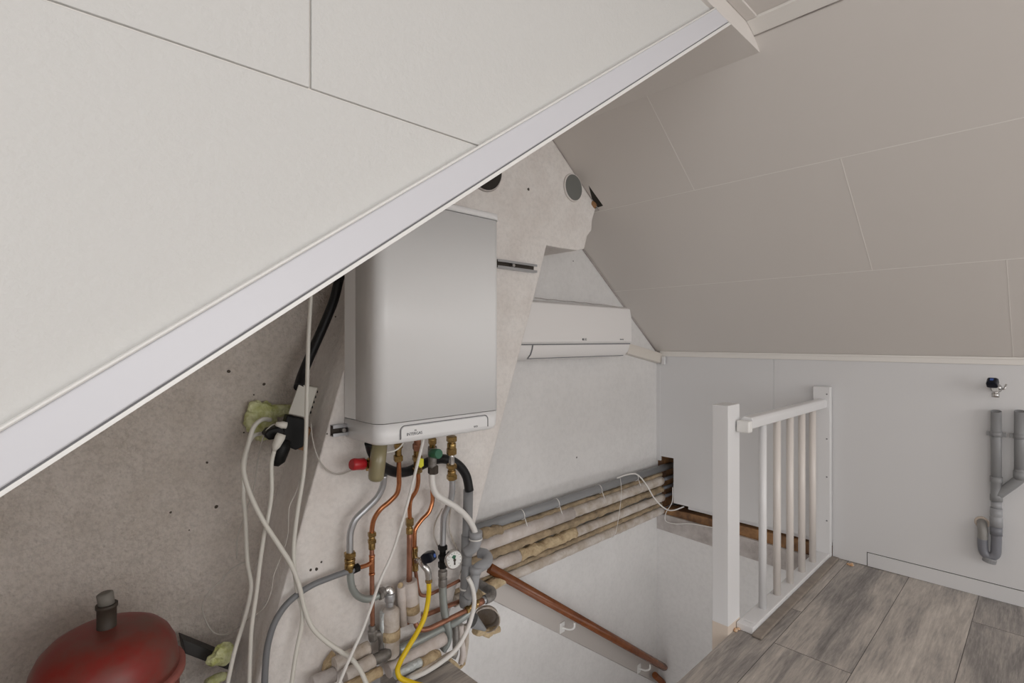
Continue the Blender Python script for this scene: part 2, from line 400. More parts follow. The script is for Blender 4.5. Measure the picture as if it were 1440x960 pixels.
struct(m.build('trim_4', M['seam'], bevel=0.0015), 'white profile between flat ceiling and roof slope')
m = MB(); m.tube([Vector((xr(zt)-.004,YB,zt-.001)),Vector((xr(zt)-.004,YW-.0125,zt-.001))],.0022,6,1); struct(m.build('trim_shadow_14', M['concrete']))  # thin grey bead paints the shadow line under the ceiling profile
# right roof slope
NR = Vector((SR,0,1)).normalized()
m = MB()
m.prism([(XK+.08,YB,ZK-.08*SR),(xr(ZC+.06),YB,ZC+.06),(xr(ZC+.06)+.04,YB,ZC+.11),(XK+.12,YB,ZK-.03)], (0,YG-YB,0))
m.mi = 1
def seam_line(p, q, w=0.0016, h=0.0007):  # strips brighter than the panels paint the light caught by seam edges
    d = (q-p).normalized(); s_ = d.cross(NR).normalized()*w
    m.prism([p+s_, q+s_, q-s_, p-s_], -NR*h)
a = roof_r(1182,222); b2 = roof_r(1240,379)
seam_line(Vector((a.x,YB,a.z)), Vector((a.x,YG,a.z)))
seam_line(Vector((b2.x,YB,b2.z)), Vector((b2.x,YG,b2.z)))
seam_line(Vector((a.x,a.y,a.z)), Vector((b2.x,a.y,b2.z)), .0012)
p = roof_r(1416,372); seam_line(Vector((b2.x,p.y,b2.z)), Vector((XK,p.y,ZK)), .0012)
p = roof_r(925,165); seam_line(Vector((xr(ZN),p.y,ZN)), Vector((a.x,p.y,a.z)), .0012)
struct(m.build('ceiling_right_slope', [M['roofpanel'], M['seam']]), 'white panelled roof slope above the knee wall')
# thin grey strips painting the shadow line where slope meets gable and breast
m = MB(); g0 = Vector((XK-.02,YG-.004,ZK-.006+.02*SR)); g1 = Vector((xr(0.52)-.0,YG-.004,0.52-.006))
m.tube([g0,g1],0.004,8,1); m.tube([Vector((xr(ZN-.01)-.002,YP-.002,ZN-.012)),Vector((xr(.66)-.002,YP-.002,.658))],.0025,6,1); struct(m.build('trim_shadow_5', M['concrete']))
# knee wall
zb = -1.072
nY0 = pix(947,680,x=XK).y; nZ = pix(940,643,x=XK).z
sy = pix(1088,600,x=XK).y
PT = (0.012,0,0)
m = MB()
m.prism([(XK,sy+.001,zb),(XK,nY0,zb),(XK,nY0,nZ),(XK,YG-.028,nZ),(XK,YG-.028,ZK),(XK,sy+.001,ZK)], PT)
bt = pix(1220,777,x=XK).z; by = pix(1220,780,x=XK).y
m.prism([(XK,YB,bt+.0035),(XK,by+.0035,bt+.0035),(XK,by+.0035,ZF+.003),(XK,0.80,ZF+.002),(XK,0.80,zb),(XK,sy-.001,zb),(XK,sy-.001,ZK),(XK,YB,ZK)], PT)
m.box((XK-.004,YG-.028,nZ-.03),(XK+.012,YG-.0005,ZK))
struct(m.build('wall_right', M['knee'], bevel=0.001), 'white panelled knee wall under the roof slope')
m = MB(); m.box((XK-.010,YB,-.108),(XK-.0002,YG-.03,-.074)); m.box((XK-.016,YB,-.084),(XK-.0102,YG-.03,-.074))
struct(m.build('trim_6', M['seam'], bevel=0.0015), 'white profile on top of the knee wall')
m = MB(); m.box((XK-.001,YB,ZF+.003),(XK+.012,by,bt)); m.mi = 1; m.box((XK+.005,YB,bt-.001),(XK+.0115,by+.004,bt+.0045)); m.box((XK+.005,by-.001,ZF+.003),(XK+.0115,by+.0045,bt))  # dark strips behind the joint paint the shade in the gap
struct(m.build('baseboard_right', [M['knee'],M['dark']], bevel=0.0004))
# behind / below the knee wall
m = MB(); m.box((XK+.26,0.5,-1.6),(XK+.30,YG,-.5)); m.box((XK+.061,YG-.03,-1.6),(XK+.26,YG-.0005,-.5)); m.box((XK+.02,0.85,-.62),(XK+.26,YG-.03,-.60)); m.box((XK+.1,0.80,-1.62),(XK+.26,YG-.03,-1.2)); m.box((XK+.0125,YG-.022,nZ-.12),(XK+.06,YG-.0005,nZ+.03))
struct(m.build('wall_eaves', M['wood_old']), 'dark timber inside the eaves behind the knee wall')
m = MB(); m.prism([(XK+.012,0.80,-1.105),(XK+.012,YG-.0005,-1.122),(XK+.012,YG-.0005,-1.175),(XK+.012,0.80,-1.18)], (0.09,0,0))
struct(m.build('trim_7', M['wood_old'], bevel=0.004), 'bare brown floor joist under the knee wall')
m = MB(); m.box((XK+.03,0.80,-1.10),(XK+.05,1.63,-1.03)); struct(m.build('trim_8', M['knee']))
m = MB(); m.prism([(XK-.004,0.80,-1.178),(XK-.004,YG-.0005,-1.162),(XK-.004,YG-.0005,-1.27),(XK-.004,0.80,-1.30)], (0.12,0,0))
struct(m.build('trim_9', M['concrete'], bevel=0.002), 'bare concrete floor edge in the stairwell')
m = MB(); m.box((XK,0.4,-2.9),(XK+.1,YG-.0005,-1.20)); struct(m.build('wall_stairwell', M['plaster']), 'white wall of the stairwell')
m = MB(); m.box((XL,0.2,-2.95),(XK+.3,YG+.1,-2.9)); struct(m.build('floor_lower', M['plaster']))
m = MB(); m.box((XO,0.66,-2.9),(XK-.0005,0.74,-1.95)); struct(m.build('wall_light_block', M['plaster']))  # unseen wall added to block light and dim the stairwell
# string board on the stairwell wall
q0, q1, q2, q3 = G(672,832), G(940,968), G(952,950), G(690,800)
m = MB(); m.prism([(q.x,YG-.012,q.z) for q in (q0,q1,q2,q3)], (0,0.0115,0))
struct(m.build('trim_10', M['stringer'], bevel=0.002), 'grey-beige board on the wall below the wooden handrail')
m = MB(); m.tube([Vector((q0.x,YG-.004,q0.z)),Vector((q1.x,YG-.004,q1.z))],.004,8,1); struct(m.build('trim_shadow_13', M['concrete']))  # grey strip drawn as the shadow line along the board's lower edge
# dormer front with window opening (behind the camera)
m = MB()
m.box((XL-.1,YB,ZF),(XL,YW+.03,-.35)); m.box((XL-.1,YB,ZC-.12),(XL,YW+.03,ZC+.02))
m.box((XL-.1,YW-.5,-.35),(XL,YW+.03,ZC-.12)); m.box((XL-.1,YB,-.35),(XL,-2.1,ZC-.12))
struct(m.build('wall_front', M['panel']), 'dormer front wall around the window')
m = MB()
wy0, wy1, wz0, wz1 = -2.1, YW-.5, -.35, ZC-.12
for (a_, b_) in (((wy0,wz0),(wy1,wz0+.06)),((wy0,wz1-.06),(wy1,wz1)),((wy0,wz0),(wy0+.06,wz1)),((wy1-.06,wz0),(wy1,wz1)),((-.83,wz0),(-.77,wz1))):
    m.box((XL-.07,a_[0],a_[1]),(XL-.02,b_[0],b_[1]))
struct(m.build('window_1', M['paint']), 'white dormer window frame')

# ------------------------------------------------------------------ boiler
yf = 1.372; yb_ = YP - .004; bx0, bx1 = 0.765, 1.256; bz0, bz1 = -.318, .452; bzs = -.250
bo = thing('boiler', 'white wall-hung combi boiler with rounded front edge on the chimney breast', 'boiler', ((bx0+bx1)/2, YP, bz0))
def section(inset=0.0, rl=0.038, rr=0.030, y0=None, x0=bx0, x1=bx1, yfr=yf):
    pts = []
    x0 += inset; x1 -= inset; yfr += inset; yb2 = yb_ if y0 is None else y0
    pts.append((x0, yb2))
    for i in range(9):
        a = math.pi*0.5*i/8; pts.append((x0 + rl - rl*math.cos(a), yfr + rl - rl*math.sin(a)))
    for i in range(9):
        a = math.pi*0.5*i/8; pts.append((x1 - rr + rr*math.sin(a), yfr + rr - rr*math.cos(a)))
    pts.append((x1, yb2)); return pts
def stack_mesh(levels):
    m = MB(); rs = []
    for z, sec in levels: rs.append([m.bm.verts.new((x, y, z)) for x, y in sec])
    n = len(rs[0])
    for a, b in zip(rs, rs[1:]):
        for i in range(n-1): m._f([a[i], a[i+1], b[i+1], b[i]], True)
        m._f([a[n-1], a[0], b[0], b[n-1]])
    m._f(rs[0][::-1]); m._f(rs[-1]); return m
ys = yb_ - .075                                          # back chassis / front casing joint
m = stack_mesh([(bzs, section(0,y0=ys-.0006)), (bz1-.026, section(0,y0=ys-.0006))]); m.build('casing', M['boiler'], bo)
m = MB(); m.box((bx0+.0,ys+.0006,bzs),(bx1-.002,yb_,bz1-.025)); m.build('back_chassis', M['boiler'], bo, bevel=0.002)
m = stack_mesh([(bz1-.0235, section(-.002,y0=yb_)), (bz1-.003, section(-.002,y0=yb_)), (bz1, section(.003,y0=yb_))]); m.build('top_cap', M['boilerplastic'], bo)
m = stack_mesh([(bz0, section(.016,y0=yb_)), (bz0+.004, section(.008,y0=yb_)), (bz0+.016, section(.003,y0=yb_)), (bzs-.0022, section(0.0,y0=yb_))])
bb = m.build('lower_cover', M['boilerplastic'], bo)
# control flap outline on the lower cover
fx0, fx1 = pix(563,600,y=yf).x, pix(686,590,y=yf).x
fz1 = bzs - .013; fz0 = bz0 + .002
def rr_path(x0,x1,z0,z1,r):
    P = [Vector((x0,yf,z0))]
    for i in range(7): a = math.pi*.5*i/6; P.append(Vector((x0+r-r*math.cos(a),yf,z1-r+r*math.sin(a))))
    for i in range(7): a = math.pi*.5*i/6; P.append(Vector((x1-r+r*math.sin(a),yf,z1-r+r*math.cos(a))))
    P.append(Vector((x1,yf,z0))); return P
m = MB(); m.tube(rr_path(fx0,fx1,fz0+.012,fz1,.016), .0017, 8, 1); m.build('flap_gap', M['greyline'], bb)
m = MB(); m.prism([q + Vector((0,-.0015,0)) for q in rr_path(fx0+.003,fx1-.003,fz0+.014,fz1-.0035,.014)], (0,.003,0)); fl = m.build('control_flap', M['boilerplastic'], bo, bevel=.0008)
tp = pix(583,609,y=yf-.0018)
text('INTERGAS', .0125, Vector((tp.x,yf-.0018,tp.z-.001)), (1,0,0), (0,0,1), M['ink'], 'lettering', fl)
text('IG', .008, Vector((tp.x+.004,yf-.0018,tp.z+.009)), (1,0,0), (0,0,1), M['ink'], 'emblem', fl)
tp = pix(669,599,y=yf-.0018); text('eco', .012, Vector((tp.x,yf-.0018,tp.z)), (1,0,0), (0,0,1), M['ink'], 'lettering', fl)
# mounting channels
def channel(p, q, name, label, h=.034, dep=.022):
    t = thing(name, label, 'rail', p)
    m = MB(); d = q - p; e = Vector((0,0,1))*h/2
    y0 = YP - .001
    P0, P1 = Vector((p.x,0,p.z)), Vector((q.x,0,q.z))
    for sgn in (1,-1):
        a = P0 + e*sgn; b = P1 + e*sgn
        m.box((a.x,y0-dep,a.z-.0012),(b.x,y0,a.z+.0012))
        m.box((a.x,y0-dep-.001,min(a.z,a.z-sgn*.009)),(b.x,y0-dep+.001,max(a.z,a.z-sgn*.009)))
    m.build('channel', M['steel'], t)
    m = MB(); m.box((P0.x+.001,y0-.0025,P0.z-h/2+.0015),(P1.x-.001,y0,P0.z+h/2-.0015)); m.build('slot_back', M['darkstub'], t)  # dark plate paints the shade inside the channel
    m = MB(); c = P0.lerp(P1,.38); m.hexnut(Vector((c.x,y0-.002,c.z)),Vector((c.x,y0-dep-.004,c.z)),.008)
    m.build('bolt', M['chrome'], t)
a, b = K(700,374), K(750,376); z = a.z*.5+b.z*.5
channel(Vector((a.x-.02,YP,z)), Vector((b.x,YP,z)), 'mounting_channel', 'slotted metal mounting rail sticking out beside the boiler top')
a, b = K(464,605), K(490,605)
channel(Vector((a.x,YP,a.z)), Vector((b.x+.03,YP,a.z)), 'mounting_channel', 'short metal mounting rail sticking out at the boiler bottom edge')

# ------------------------------------------------------------------ air conditioner
ax1 = pix(887,440,y=YG-.2).x; ax0 = 1.615
az1, az0 = .190, -.100
ac = thing('air_conditioner', 'white split air conditioner on the gable wall beside the chimney breast', 'air conditioner', ((ax0+ax1)/2, YG, az0))
prof = [(YG-.001,az1-.012),(YG-.02,az1),(YG-.17,az1-.004),(YG-.196,az1-.016),(YG-.205,az1-.06),(YG-.207,-.005),(YG-.204,-.012)]
m = MB(); m.prism([(ax0,y,z) for y,z in prof] + [(ax0,YG-.17,-.014),(ax0,YG-.001,-.04)], (ax1-ax0,0,0)); m.build('housing', M['ac'], ac, bevel=.003)
m = MB(); prof2 = [(YG-.200,-.018),(YG-.197,-.040),(YG-.186,-.066),(YG-.165,-.086),(YG-.13,-.097),(YG-.05,az0),(YG-.001,az0+.005),(YG-.001,-.045),(YG-.16,-.018)]
m.prism([(ax0+.004,y,z) for y,z in prof2], (ax1-ax0-.012,0,0)); m.build('lower_grille', M['ac'], ac, bevel=.003)
fxa = pix(747,490,y=YG-.19).x
m = MB(); prof3 = [(YG-.2045,-.0235),(YG-.2005,-.042),(YG-.189,-.0685),(YG-.172,-.0845),(YG-.170,-.0825),(YG-.186,-.066),(YG-.197,-.040),(YG-.200,-.0235)]
m.prism([(fxa,y,z) for y,z in prof3], (ax1-.03-fxa,0,0)); m.build('louver', M['ac'], ac, bevel=.0008)
m = MB(); m.box((ax0+.01,YG-.2035,-.0232),(ax1-.01,YG-.19,-.0167)); m.prism([(fxa-.005,y-.0008,z) for y,z in prof3[:4]]+[(fxa-.005,y,z) for y,z in prof3[4:]],(.0045,0,0)); m.box((fxa,YG-.1705,-.0885),(ax1-.03,YG-.160,-.0845)); m.build('outlet_gap', M['greyline'], ac)
m = MB(); m.box((ax0+.01,YG-.2065,-.0165),(ax1-.004,YG-.19,-.0125)); m.build('silver_strip', M['lip'], ac)
tp = pix(822,477,y=YG-.2075)
m = MB(); m.cyl(Vector((tp.x-.012,YG-.2068,tp.z)),Vector((tp.x-.012,YG-.2083,tp.z)),.006); m.build('logo_disc', M['ink'], ac)
text('LG', .016, Vector((tp.x+.008,YG-.2078,tp.z)), (1,0,0),(0,0,1), M['ink'],'lettering',ac)
tp = pix(876,477,y=YG-.2075); text('Inverter', .011, Vector((tp.x-.01,YG-.2078,tp.z)), (1,0,0),(0,0,1), M['greyline'],'lettering',ac)
tp = pix(875,493,y=YG-.19); text('8', .016, Vector((tp.x-.018,YG-.2005,-.036)), (1,0,0),(0,-.2,1), M['ink'],'lettering',ac)
# crack strip in plaster above the unit
m = MB(); pts = [G(752+i*9,419.0+i*.93+random.uniform(-.8,.8),.002) for i in range(14)]
m.tube(pts,.0022,6,2); struct(m.build('trim_11', M['concrete']))
# cable duct from the unit to the knee wall
m = MB()
a, b = G(880,489,.03), Vector((XK-.011,YG-.03,0)); b.z = pix(928,503,y=YG-.03).z
m.prism([(a.x,YG-.0005,a.z+.034),(a.x,YG-.042,a.z+.031),(a.x,YG-.05,a.z),(a.x,YG-.042,a.z-.034),(a.x,YG-.0005,a.z-.037)], (b.x-a.x,0,b.z-a.z))
du = m.build('cable_duct', M['beigeplastic'], bevel=.003)
tag(du, 'beige plastic cable duct running from air conditioner to knee wall', 'cable duct')
m = MB(); e = pix(931,508,x=XK-.01); m.box((XK-.0105,e.y-.03,e.z-.02),(XK-.034,YG-.052,e.z+.035)); m.build('end_clip', M['knee'], du, bevel=.003)

# ------------------------------------------------------------------ flue openings
c = K(805,264); r_ = rad(27,c)*1.33
t = thing('flue_opening', 'round grey flue plate high on the chimney breast under the roof slope', 'flue opening', (c.x,YP,c.z))
m = MB(); m.lathe(Vector((c.x,YP-.0005,c.z)),Vector((c.x,YP-.009,c.z)),[(0,r_*1.10),(1,r_*1.04)],40); m.build('plaster_collar', M['breast'], t)
m = MB(); m.lathe(Vector((c.x,YP-.0092,c.z)),Vector((c.x,YP-.0105,c.z)),[(0,r_),(1,r_*.97)],40); m.build('plate', M['flue'], t)
c = K(681,236); r_ = rad(62,c)
t = thing('flue_opening', 'black flue hole half hidden by the roof edge above the boiler', 'flue opening', (c.x,YP,c.z))
m = MB(); m.lathe(Vector((c.x,YP-.0005,c.z)),Vector((c.x,YP-.007,c.z)),[(0,r_*1.08),(1,r_*1.03)],40); m.build('rim', M['concrete'], t)
m = MB(); m.lathe(Vector((c.x,YP-.0072,c.z)),Vector((c.x,YP-.008,c.z)),[(0,r_),(1,r_*.98)],40); m.build('hole', M['dark'], t)
# broken plaster with loose brick at the slope
c = K(836,286)
m = MB(); m.blob(Vector((c.x-.006,YP+.004,c.z)), .020, (1,.7,1.5), .5, 40, 3)
tag(m.build('broken_brick', M['wood_old']), 'brown broken masonry lump in the gap under the roof slope', 'masonry')
m = MB(); m.prism([roof_r(828,261)-NR*.0012,roof_r(848,289)-NR*.0012,roof_r(836,293)-NR*.0012], NR*.02); struct(m.build('trim_12', M['dark']))

# drill holes in the plaster
hole_m = M['dark']
def hole(p, r, name='drill_hole'):
    m = MB(); m.blob(Vector((p.x,p.y-.0005,p.z)), r, (1,.25,1.15), .35, 90, 2)
    return m
m = MB()
for px,py,rr in ((445,800,4),(452,790,2.6),(437,801,3.2),(743,266,3.5),(472,445,2),(460,610,1.6),(500,824,1.5)):
    p = K(px,py); m.blob(Vector((p.x,YP+.0002,p.z)), rad(rr*2,p)*.62, (1,.18,1), .4, 90, 2)
for px,py,rr in ((322,522,4),(371,540,3.4),(291,650,3),(357,555,2.5),(304,712,4),(343,608,2),(240,720,3),(266,745,2)):
    p = G(px,py,.012); m.blob(Vector((p.x,YG-.0118,p.z)), rad(rr*2,p)*.62, (1,.18,1), .4, 90, 2)
for px,py,rr in ((811,643,2.2),(806,367,1.6),(795,740,0.1)):
    p = G(px,py); m.blob(Vector((p.x,YG,p.z)), rad(rr*2,p)*.62, (1,.18,1), .4, 90, 2)
o = m.build('wall_drill_holes', M['darkhole']); struct(o, 'old drill holes in the plaster')

# ------------------------------------------------------------------ stair railing
ra = thing('stair_railing', 'white painted stair railing with square newel and round balusters', 'railing', (2.0,YO,ZF))
m = MB(); m.box((2.0,YO+.001,ZF-.30),(2.108,.934,-.256)); nw = m.build('newel_post', M['paint'], ra, bevel=.003)
m = MB(); m.box((1.9995,YO+.0005,ZF-.30),(2.1085,.9345,ZF+.035)); m.build('bare_foot', M['primer'], nw, bevel=.003)
m = MB(); m.box((2.110,.803,ZF+.0005),(XK-.001,YO-.001,ZF+.028)); m.box((2.070,.803,ZF+.0005),(2.1095,YO-.001,ZF+.028)); m.build('base_rail', M['paint'], ra, bevel=.003)
m = MB(); m.prism([(2.10,y,z) for y,z in ((.815,-.352),(.811,-.32),(.820,-.307),(.852,-.305),(.862,-.318),(.860,-.352))], (XK-.045-2.10,0,-.004)); m.build('handrail', M['paint'], ra, bevel=.005, seg=3)
for i in range(5):
    x = 2.258 + .164*i
    m = MB(); m.cyl((x,.836,ZF+.027),(x,.836,-.345),.0155,20); m.build('baluster', M['paint'] if i == 0 else M['paintcream'], ra)
m = MB(); m.box((XK-.045,.80,ZF+.001),(XK-.0095,.881,-.246)); wp = m.build('wall_post', M['paint'], ra, bevel=.003)
m = MB()
for zz in (-.285,-.52,-.72,-.95):
    m = MB(); m.cyl((XK-.046,.815,zz),(XK-.044,.815,zz),.004,10); m.build('screw', M['greyline'], wp)
m = MB(); m.box((2.062,.813,-.366),(2.100,.866,-.318)); m.build('bracket', M['lip'], ra, bevel=.008)
m = MB(); m.box((2.055,.7655,ZF+.0005),(XK-.012,.8022,ZF+.012)); tag(m.build('floor_edge_strip', M['floorprofile'], bevel=.004), 'brown flooring edge strip beside the white railing base', 'edge strip')
# putty crumbs
for (px,py,lab) in ((1030,883,'orange putty crumbs at the foot of the newel post'),(1196,793,'orange crumb on the floor beside the knee wall')):
    p = pix(px,py,z=ZF+.004); m = MB()
    for k in range(4): m.blob(p + Vector((random.uniform(-.012,.012),random.uniform(-.012,.012) if px>1100 else random.uniform(-.02,-.004),0)), .008, (1,1,.6), .4, 90, 2)
    tag(m.build('putty_crumb', M['grate']), lab, 'crumb')

# ------------------------------------------------------------------ wall drain on the knee wall
def R(px,py,off=.03): return pix(px,py,x=XK-off)
dr = thing('drain_pipe', 'grey plastic twin drain pipes with trap on the knee wall', 'drain pipe', R(1400,780,0))
o_ = .035
pw = rad(12.5,R(1401,620,o_))*.93
P = lambda px,py: R(px,py,o_)
m = MB(); x_ = P(1401,600); tb = x_.y
def V(y_,z_): return Vector((XK-o_, y_, z_))
ztop, zy, zc, zbtm = P(1401,578).z, P(1401,690).z, P(1401,735).z, P(1401,770).z
def oblique(m, zt):
    for v in m.bm.verts:
        if v.co.z > zt-.05*pw: v.co.z += (v.co.x-(XK-o_))*.28
m.tube([V(tb,zy),V(tb,ztop)], pw, 20, 1, open_end=.14); oblique(m,ztop); m.build('pipe', M['pvc'], dr)
y2 = P(1434,600).y; zt2 = P(1434,578).z
m = MB(); m.tube([V(y2,P(1434,673).z),V(y2,zt2)], pw, 20, 1, open_end=.14); oblique(m,zt2); m.build('pipe', M['pvc'], dr)
m = MB(); zj = P(1401,697).z; ze = P(1434,676).z
m.tube([V(tb,zj),V(tb+(y2-tb)*.8,ze-.01),V(y2-.0*(y2-tb),ze+.012),V(y2,ze+.05)], pw*1.04, 20, 6)
m.lathe(V(tb,P(1401,670).z),V(tb,P(1401,704).z),[(0,pw*1.16),(.22,pw*1.16),(.24,pw*1.06),(.74,pw*1.06),(.76,pw*1.16),(1,pw*1.16)],24)
m.lathe(V(y2,P(1434,662).z),V(y2,P(1434,674).z),[(0,pw*1.16),(1,pw*1.16)],24)
m.build('branch_fitting', M['pvc'], dr)
m = MB(); m.cyl(V(tb,P(1401,704).z),V(tb,P(1401,716).z),pw,24)
m.lathe(V(tb,P(1401,714).z),V(tb,P(1401,740).z),[(0,pw*1.12),(.4,pw*1.16),(.44,pw*1.05),(.48,pw*1.05),(.52,pw*1.2),(1,pw*1.2)],24); m.build('union', M['pvclight'], dr)
zu = P(1401,778).z; yt = R(1382,760,.035).y
m = MB(); m.tube([V(tb,P(1401,738).z),V(tb,P(1401,765).z),V(tb+(yt-tb)*.12,zu-.008),V(tb+(yt-tb)*.5,zu-.02),V(tb+(yt-tb)*.88,zu-.008),V(yt,P(1382,765).z),V(yt,P(1382,757).z)], pw, 20, 6)
m.lathe(V(tb,P(1401,740).z),V(tb,P(1401,752).z),[(0,pw*1.14),(1,pw*1.14)],24); trp = m.build('trap', M['pvcdark'], dr)
m = MB(); c = V(tb+(yt-tb)*.45,zu-.036); m.lathe(c+Vector((0,.0,.012)),c+Vector((0,.004,-.008)),[(0,pw*1.15),(.2,pw*1.3),(1,pw*1.3)],18,False); m.build('cleanout_cap', M['pvc'], trp)
m = MB(); m.tube([V(yt,P(1382,760).z),V(yt,P(1382,746).z),Vector((XK-.022,yt+.003,P(1381,739).z)),Vector((XK-.001,yt+.005,P(1381,737).z))], pw*.98, 20, 6); m.build('outlet_elbow', M['pvcbeige'], dr)
m = MB(); c = Vector((XK,yt+.005,P(1381,737).z)); m.lathe(c-Vector((.0005,0,0)),c-Vector((.004,0,0)),[(0,pw*1.45),(1,pw*1.3)],24); m.build('rosette', M['primer'], dr)
for yy in (tb,y2):
    m = MB(); zc_ = P(1401,610).z
    m.lathe(V(yy,zc_-.011),V(yy,zc_+.011),[(0,pw*1.14),(1,pw*1.14)],24)
    for s_ in (-1,1): m.box((XK-o_-.006,yy+s_*pw*1.05,zc_-.009),(XK-o_+.006,yy+s_*(pw+.013),zc_+.009))
    m.cyl((XK-.0005,yy,zc_),(XK-o_+pw*.9,yy,zc_),.006,10)
    m.build('pipe_clamp', M['pvc'], dr)
# tap
tpz = R(1400,545,.05); ta = thing('wall_tap', 'small chrome tap with dark blue knob above drain pipes', 'tap', R(1400,550,0))
m = MB(); a = Vector((XK-.0005,tpz.y,tpz.z-.005)); m.lathe(a,a-Vector((.012,0,0)),[(0,.02),(.4,.017),(1,.012)],20); m.cyl(a,a-Vector((.075,0,0)),.010); 
m.lathe(a-Vector((.052,0,-.012)),a-Vector((.052,0,.036)),[(0,.012),(.45,.013),(.5,.010),(.62,.010),(.64,.0135),(1,.0125)],18)
m.tube([a+Vector((-.055,-.01,0)),a+Vector((-.07,-.028,.004)),a+Vector((-.06,-.034,.022))],.0035,10,4); m.build('tap_body', M['chrome'], ta)
m = MB(); k0 = a+Vector((-.06,.006,.010)); m.lathe(k0,k0+Vector((-.028,.004,.032)),[(0,.014),(.3,.026),(.75,.026),(1,.019)],4,False); kn = m.build('knob', M['blueknob'], ta, bevel=.004)
m = MB(); k1 = k0+Vector((-.0285,.004,.0325)); d = Vector((-.028,.004,.032)).normalized(); m.lathe(k1,k1+d*.001,[(0,.008),(1,.008)],4,False); m.build('mark', M['bluemark'], kn)

# ------------------------------------------------------------------ horizontal lagged pipes along the gable wall
def hz(px, py, off): p = G(px,py,off); return p.z
XA, XB = 1.245, XK + .10
def hpipe(name, label, cat, mt, py, w, off, x0=XA, x1=XB, wob=0.0, extra=None, grp=None, pyl=None, n=18):
    p = G(800,py,off); r = rad(w,p)
    z0 = z1 = p.z
    m = MB(); a = Vector((x0,YG-off,z0)); b = Vector((x1,YG-off,z1))
    m.tube([a.lerp(b,i/60) for i in range(61)] if wob else [a,b], r, n, 1, wob=wob)
    o = m.build(name, mt); tag(o, label, cat, grp); return o, p, r
o1, p1, r1 = hpipe('conduit_pipe', 'straight grey plastic pipe on top of the lagged pipes on the gable wall', 'pipe', M['pvc'], 701, 11.5, .05)
for px in (733,782,842,893):
    c = G(px,701,.05); m = MB(); rr_ = r1*1.12
    R_ = [Vector((c.x+.002*math.sin(k),YG-.05+rr_*math.cos(k*math.pi/6),p1.z+rr_*math.sin(k*math.pi/6))) for k in range(13)]
    m.tube(R_, .0022, 6, 1); m.tube([Vector((c.x,YG-.05-rr_,p1.z-.01)),Vector((c.x+.006,YG-.062-rr_,p1.z-.05))],.0022,6,1)
    m.build('cable_tie', M['whitehose'], o1)
hpipe('lagged_pipe','thin pipe wrapped in ragged brown wool directly under the grey pipe','pipe',M['wool'],711,6.5,.045,x1=XK-.03,wob=.5,grp=None)
o3,p3,r3 = hpipe('lagged_pipe','thick pale lagged pipe second below the grey pipe','pipe',M['foampipe'],722,15.5,.05,x0=XA+.03,x1=XK-.04,wob=.05)
m = MB(); m.tube([Vector((XA+.02,YG-.05,p3.z)),Vector((G(803,722,.05).x,YG-.05,p3.z))], r3*1.13, 20, 1); m.build('sleeve', M['foampink'], o3)
o4,p4,r4 = hpipe('lagged_pipe','brown wool wrapped pipe in the middle of the pipe bundle','pipe',M['wool'],737,11,.05,x0=XA+.05,x1=XK-.03,wob=.4)
o5,p5,r5 = hpipe('lagged_pipe','pale grey pipe with ochre wool below the brown wrapped pipe','pipe',M['foampipe'],752,13,.05,x0=XA+.08,x1=XK-.02,wob=.10)
m = MB(); m.tube([Vector((XA+.06,YG-.05,p5.z)).lerp(Vector((G(728,752,.05).x,YG-.05,p5.z)),i/4) for i in range(5)], r5*1.22, 20, 1); m.build('sleeve', M['foampink'], o5)
a, b = G(729,752,.055), G(808,752,.055)
m = MB(); m.tube([Vector((a.x,YG-.055,p5.z+.004)).lerp(Vector((b.x,YG-.055,p5.z+.004)),i/24) for i in range(25)], r5*1.08, 18, 1, wob=.35); m.build('wool_wrap', M['wooly'], o5)
hpipe('lagged_pipe','thin brown wool strip above the lowest pipe of the bundle','pipe',M['wool'],763,7,.045,x0=XA+.12,x1=XK-.02,wob=.5)
o7,p7,r7 = hpipe('lagged_pipe','lowest pale lagged pipe of the bundle above the handrail','pipe',M['foampipe'],774,13,.05,x0=XA+.12,x1=XK-.03,wob=.08)
# ochre pipe end behind the grey trap
m = MB(); a, b = G(672,834,.10), G(708,812,.06)
m.tube([a.lerp(b,i/10) for i in range(11)], rad(17,a), 18, 1, wob=.12); tag(m.build('lagged_pipe', M['wooly']), 'short ochre lagged pipe end behind grey trap under handrail top', 'pipe')
# ragged wool clump by the upper pipes
m = MB(); a, b = G(676,752,.09), G(702,742,.085); m.tube([a.lerp(b,i/12) for i in range(13)], rad(14,a), 14, 1, wob=.5); tag(m.build('wool_clump', M['wool']), 'ragged brown wool clump hanging under the grey pipe near chimney breast', 'wool')
for (pp,rr2,oo) in ((p3,.012,o3),(p4,.011,o4),(p5,.011,o5),(p7,.011,o7)):
    m = MB(); m.cyl(Vector((XK-.06,pp.y,pp.z)),Vector((XK+.2,pp.y,pp.z)),rr2,14); m.build('inner_pipe', M['pvcdark'], oo)
# small pipe stubs inside the hole
for k,(zz,yy) in enumerate(((-.93,1.775),(-.985,1.76),(-1.03,1.745))):
    pass
